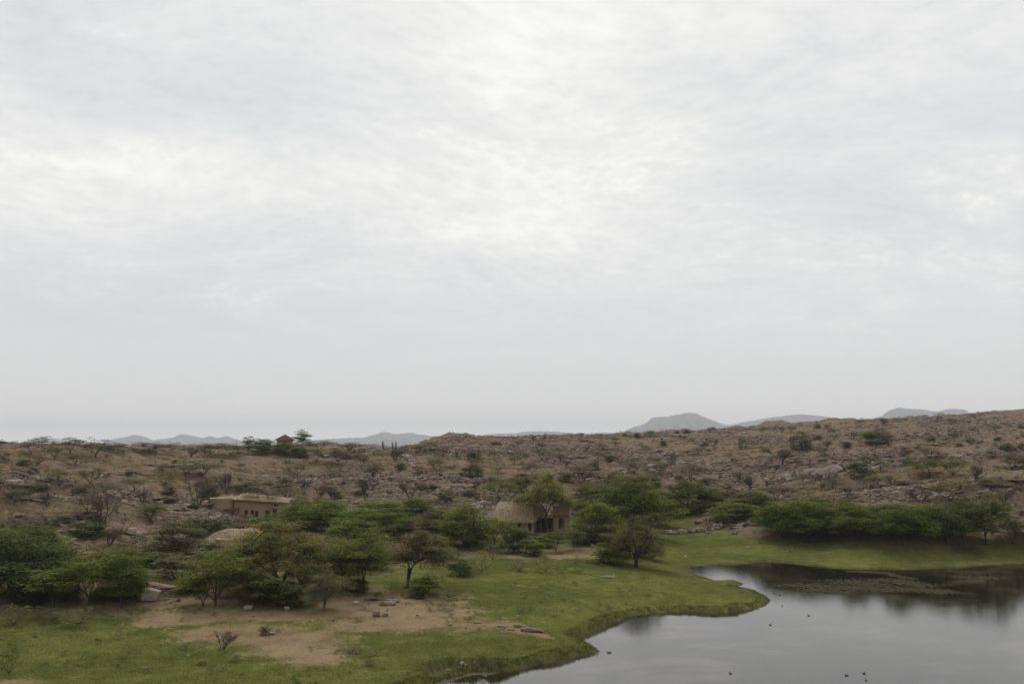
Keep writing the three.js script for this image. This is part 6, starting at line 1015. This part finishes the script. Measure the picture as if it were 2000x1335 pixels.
{ // what lies about on the lawns: small stones, droppings, clumps of weed
  const rnd = mulberry(95), q = new THREE.Quaternion(), m = new THREE.Matrix4();
  const strew = (name, label, g, mat, count, size, cols) => { const ms = [], cs = []; for (let i = 0; i < count * 12 && ms.length < count; i++) { const az = (rnd() * 2 - 1) * 0.54, r = 78 * Math.pow(2.7, rnd()), x = Math.sin(az) * r, z = -Math.cos(az) * r, h = heightFull(x, z); if (h < 0.25 || h > 3 || rnd() > 0.5 + 0.9 * n2b(x * 0.06, z * 0.06)) continue; const s = size * (0.5 + rnd() * rnd() * 1.5); q.setFromEuler(new THREE.Euler(rnd() * 0.6, rnd() * 6.28, rnd() * 0.6)); m.compose(V(x, h + 0.02, z), q, V(s, s * 0.7, s)); ms.push(m.clone()); cs.push(cols[Math.floor(rnd() * cols.length)]); } const im = shadows(new THREE.InstancedMesh(g, mat, ms.length)); ms.forEach((mm, i) => { im.setMatrixAt(i, mm); im.setColorAt(i, new THREE.Color().setRGB(...cs[i])); }); im.name = name; im.userData.kind = 'stuff'; scene.add(im); tag(im, label, name.replace('_', ' ')); };
  strew('pebbles', 'small stones and droppings scattered over the lawns and bare earth', blockShapes[2], new THREE.MeshPhysicalMaterial({ roughness: 1, specularIntensity: 0.1 }), 380, 0.2, [[0.27, 0.24, 0.20], [0.20, 0.17, 0.14], [0.05, 0.045, 0.035], [0.10, 0.08, 0.06]]);
  strew('weeds', 'low tufts of weed dotted over the lawns', P.weed[1].leaf, new THREE.MeshPhysicalMaterial({ roughness: 1, specularIntensity: 0.1, side: THREE.DoubleSide }), 420, 0.26, [[0.09, 0.10, 0.035], [0.13, 0.115, 0.05], [0.07, 0.085, 0.03]]);
}
// ------------------------------------------------------------------ the many small shrubs of the hillsides, each told from the next by where it stands
{
  const zones = [[-60, 215, 'at far left'], [215, 400, 'above the umbrella tree'], [400, 560, 'above the long cottage'], [560, 700, 'on the rubble dome'], [700, 830, 'below the column cacti'], [830, 960, 'by the skyline mound'], [960, 1130, 'above the thatched cottage'], [1130, 1300, 'above the gnarled tree'], [1300, 1440, 'above the grassy inlet'], [1440, 1580, 'around the dead tree'], [1580, 1720, 'above the pale rocks'], [1720, 1860, 'above the lakeside thicket'], [1860, 2060, 'at far right']];
  const ordinals = ['first', 'second', 'third', 'fourth', 'fifth', 'sixth', 'seventh', 'eighth', 'ninth', 'tenth', 'eleventh', 'twelfth', 'thirteenth', 'fourteenth', 'fifteenth'];
  const kinds = [['umbrella', 'pale', 'pale green spreading tree', 0.2, 46, 0.58], ['umbrella', 'drab', 'drab spreading tree', 0.17, 44, 0.56], ['bush', 'grey', 'grey-green bush', 0.2, 36, 0.58], ['dry', 'dry', 'brown leafless shrub', 0.16, 38, 0.66], ['bush', 'drab', 'drab olive bush', 0.12, 32, 0.55], ['sapling', 'pale', 'thin young tree', 0.06, 18, 1.4], ['dry', 'rust', 'rusty leafless shrub', 0.09, 28, 0.6]];
  const rnd = mulberry(777), found = [], busy = [];
  for (let tries = 0; tries < 6000 && found.length < 215; tries++) {
    const px = -40 + rnd() * 2080, horizon = px < 800 ? 880 : px < 1000 ? 868 : lerp(862, 812, (px - 1000) / 1000), foot = px < 620 ? 1060 : px < 1180 ? 985 : px < 1500 ? 985 : 975;
    const py = horizon + Math.pow(rnd(), 1.25) * (foot - horizon);
    if ((px > 395 && px < 575 && py > 962) || (px > 930 && px < 1125 && py > 965) || (px > 260 && py > 1015)) continue;
    const at = ground(px, py), r = Math.hypot(at.x, at.z); if (r > 900 || at.y < 3) continue;
    const shade = n2(at.x * 0.02 + 80, at.z * 0.03); if (rnd() > 0.4 + 0.75 * shade) continue;
    let pick = rnd(), kd = kinds[0]; for (const k of kinds) { kd = k; if ((pick -= k[3]) < 0) break; }
    const scale = clamp(250 / r, 0.42, 1.15), w = kd[4] * (0.65 + 0.6 * rnd()) * scale, h = w * kd[5] * (0.85 + 0.3 * rnd());
    if (busy.some(([a, b, c]) => Math.abs(a - px) < (c + w) * 0.33 && Math.abs(b - py) < 9)) continue;
    busy.push([px, py, w]);
    found.push({ px, py, at, w, h, kd });
  }
  const byKey = new Map();
  for (const f of found) {
    const horizon = f.px < 800 ? 880 : f.px < 1000 ? 868 : lerp(862, 812, (f.px - 1000) / 1000), z = zones.find(([a, b]) => f.px >= a && f.px < b) ?? zones[zones.length - 1];
    const level = (f.py - horizon) < 28 ? 'near the skyline' : (f.py - horizon) < 75 ? 'halfway up' : 'low down';
    const key = f.kd[2] + '|' + level + '|' + z[2];
    if (!byKey.has(key)) byKey.set(key, []);
    byKey.get(key).push(f);
  }
  let n = 0;
  for (const [key, list] of byKey) {
    const [what, level, where] = key.split('|');
    list.sort((a, b) => a.px - b.px);
    list.forEach((f, i) => {
      const m = perPixel(f.at), label = list.length === 1 ? `${what} ${level}, ${where}` : `${ordinals[i]} ${what} from left, ${level} ${where}`;
      plantAt(f.kd[0], n++, M[f.kd[1]], f.at, f.w * m, f.h * m, rnd() * 6.283, label, 'shrubs and small trees scattered over the stony hills');
    });
  }
}
{ // scrub too far off to tell apart
  const g = makeTree({ seed: 880, W: 3, H: 1.8, pads: 9, leaves: 14, len: 0.5, wid: 0.28, stems: 3, bottom: 0.05, padR: 0.7, flat: 0.6 }).leaf, rnd = mulberry(881), ms = [], cs = [], q = new THREE.Quaternion(), m = new THREE.Matrix4();
  for (let i = 0; i < 40000 && ms.length < 4200; i++) {
    const az = (rnd() * 2 - 1) * 0.54, r = 300 * Math.pow(6, rnd()), x = Math.sin(az) * r, z = -Math.cos(az) * r;
    if (rnd() > 0.5 + 0.8 * n2(x * 0.012, z * 0.012) + (r > 800 ? 0.3 : -0.25)) continue;
    const s = (0.4 + 0.7 * rnd()) * (r > 700 ? 1.2 : 0.75); q.setFromEuler(new THREE.Euler(0, rnd() * 6.28, 0)); m.compose(V(x, heightFull(x, z) - 0.1, z), q, V(s, s * (0.8 + 0.5 * rnd()), s)); ms.push(m.clone());
    cs.push(mix3([0.11, 0.105, 0.056], [0.12, 0.095, 0.078], rnd()));
  }
  const im = shadows(new THREE.InstancedMesh(g, new THREE.MeshPhysicalMaterial({ specularIntensity: 0.1, roughness: 1, side: THREE.DoubleSide }), ms.length)); ms.forEach((mm, i) => { im.setMatrixAt(i, mm); im.setColorAt(i, new THREE.Color().setRGB(...cs[i])); });
  im.name = 'distant_scrub'; im.userData.kind = 'stuff'; scene.add(im); tag(im, 'low dry scrub dotting the upper hills and ridges far off', 'scrub');
}
renderer.render(scene, camera);
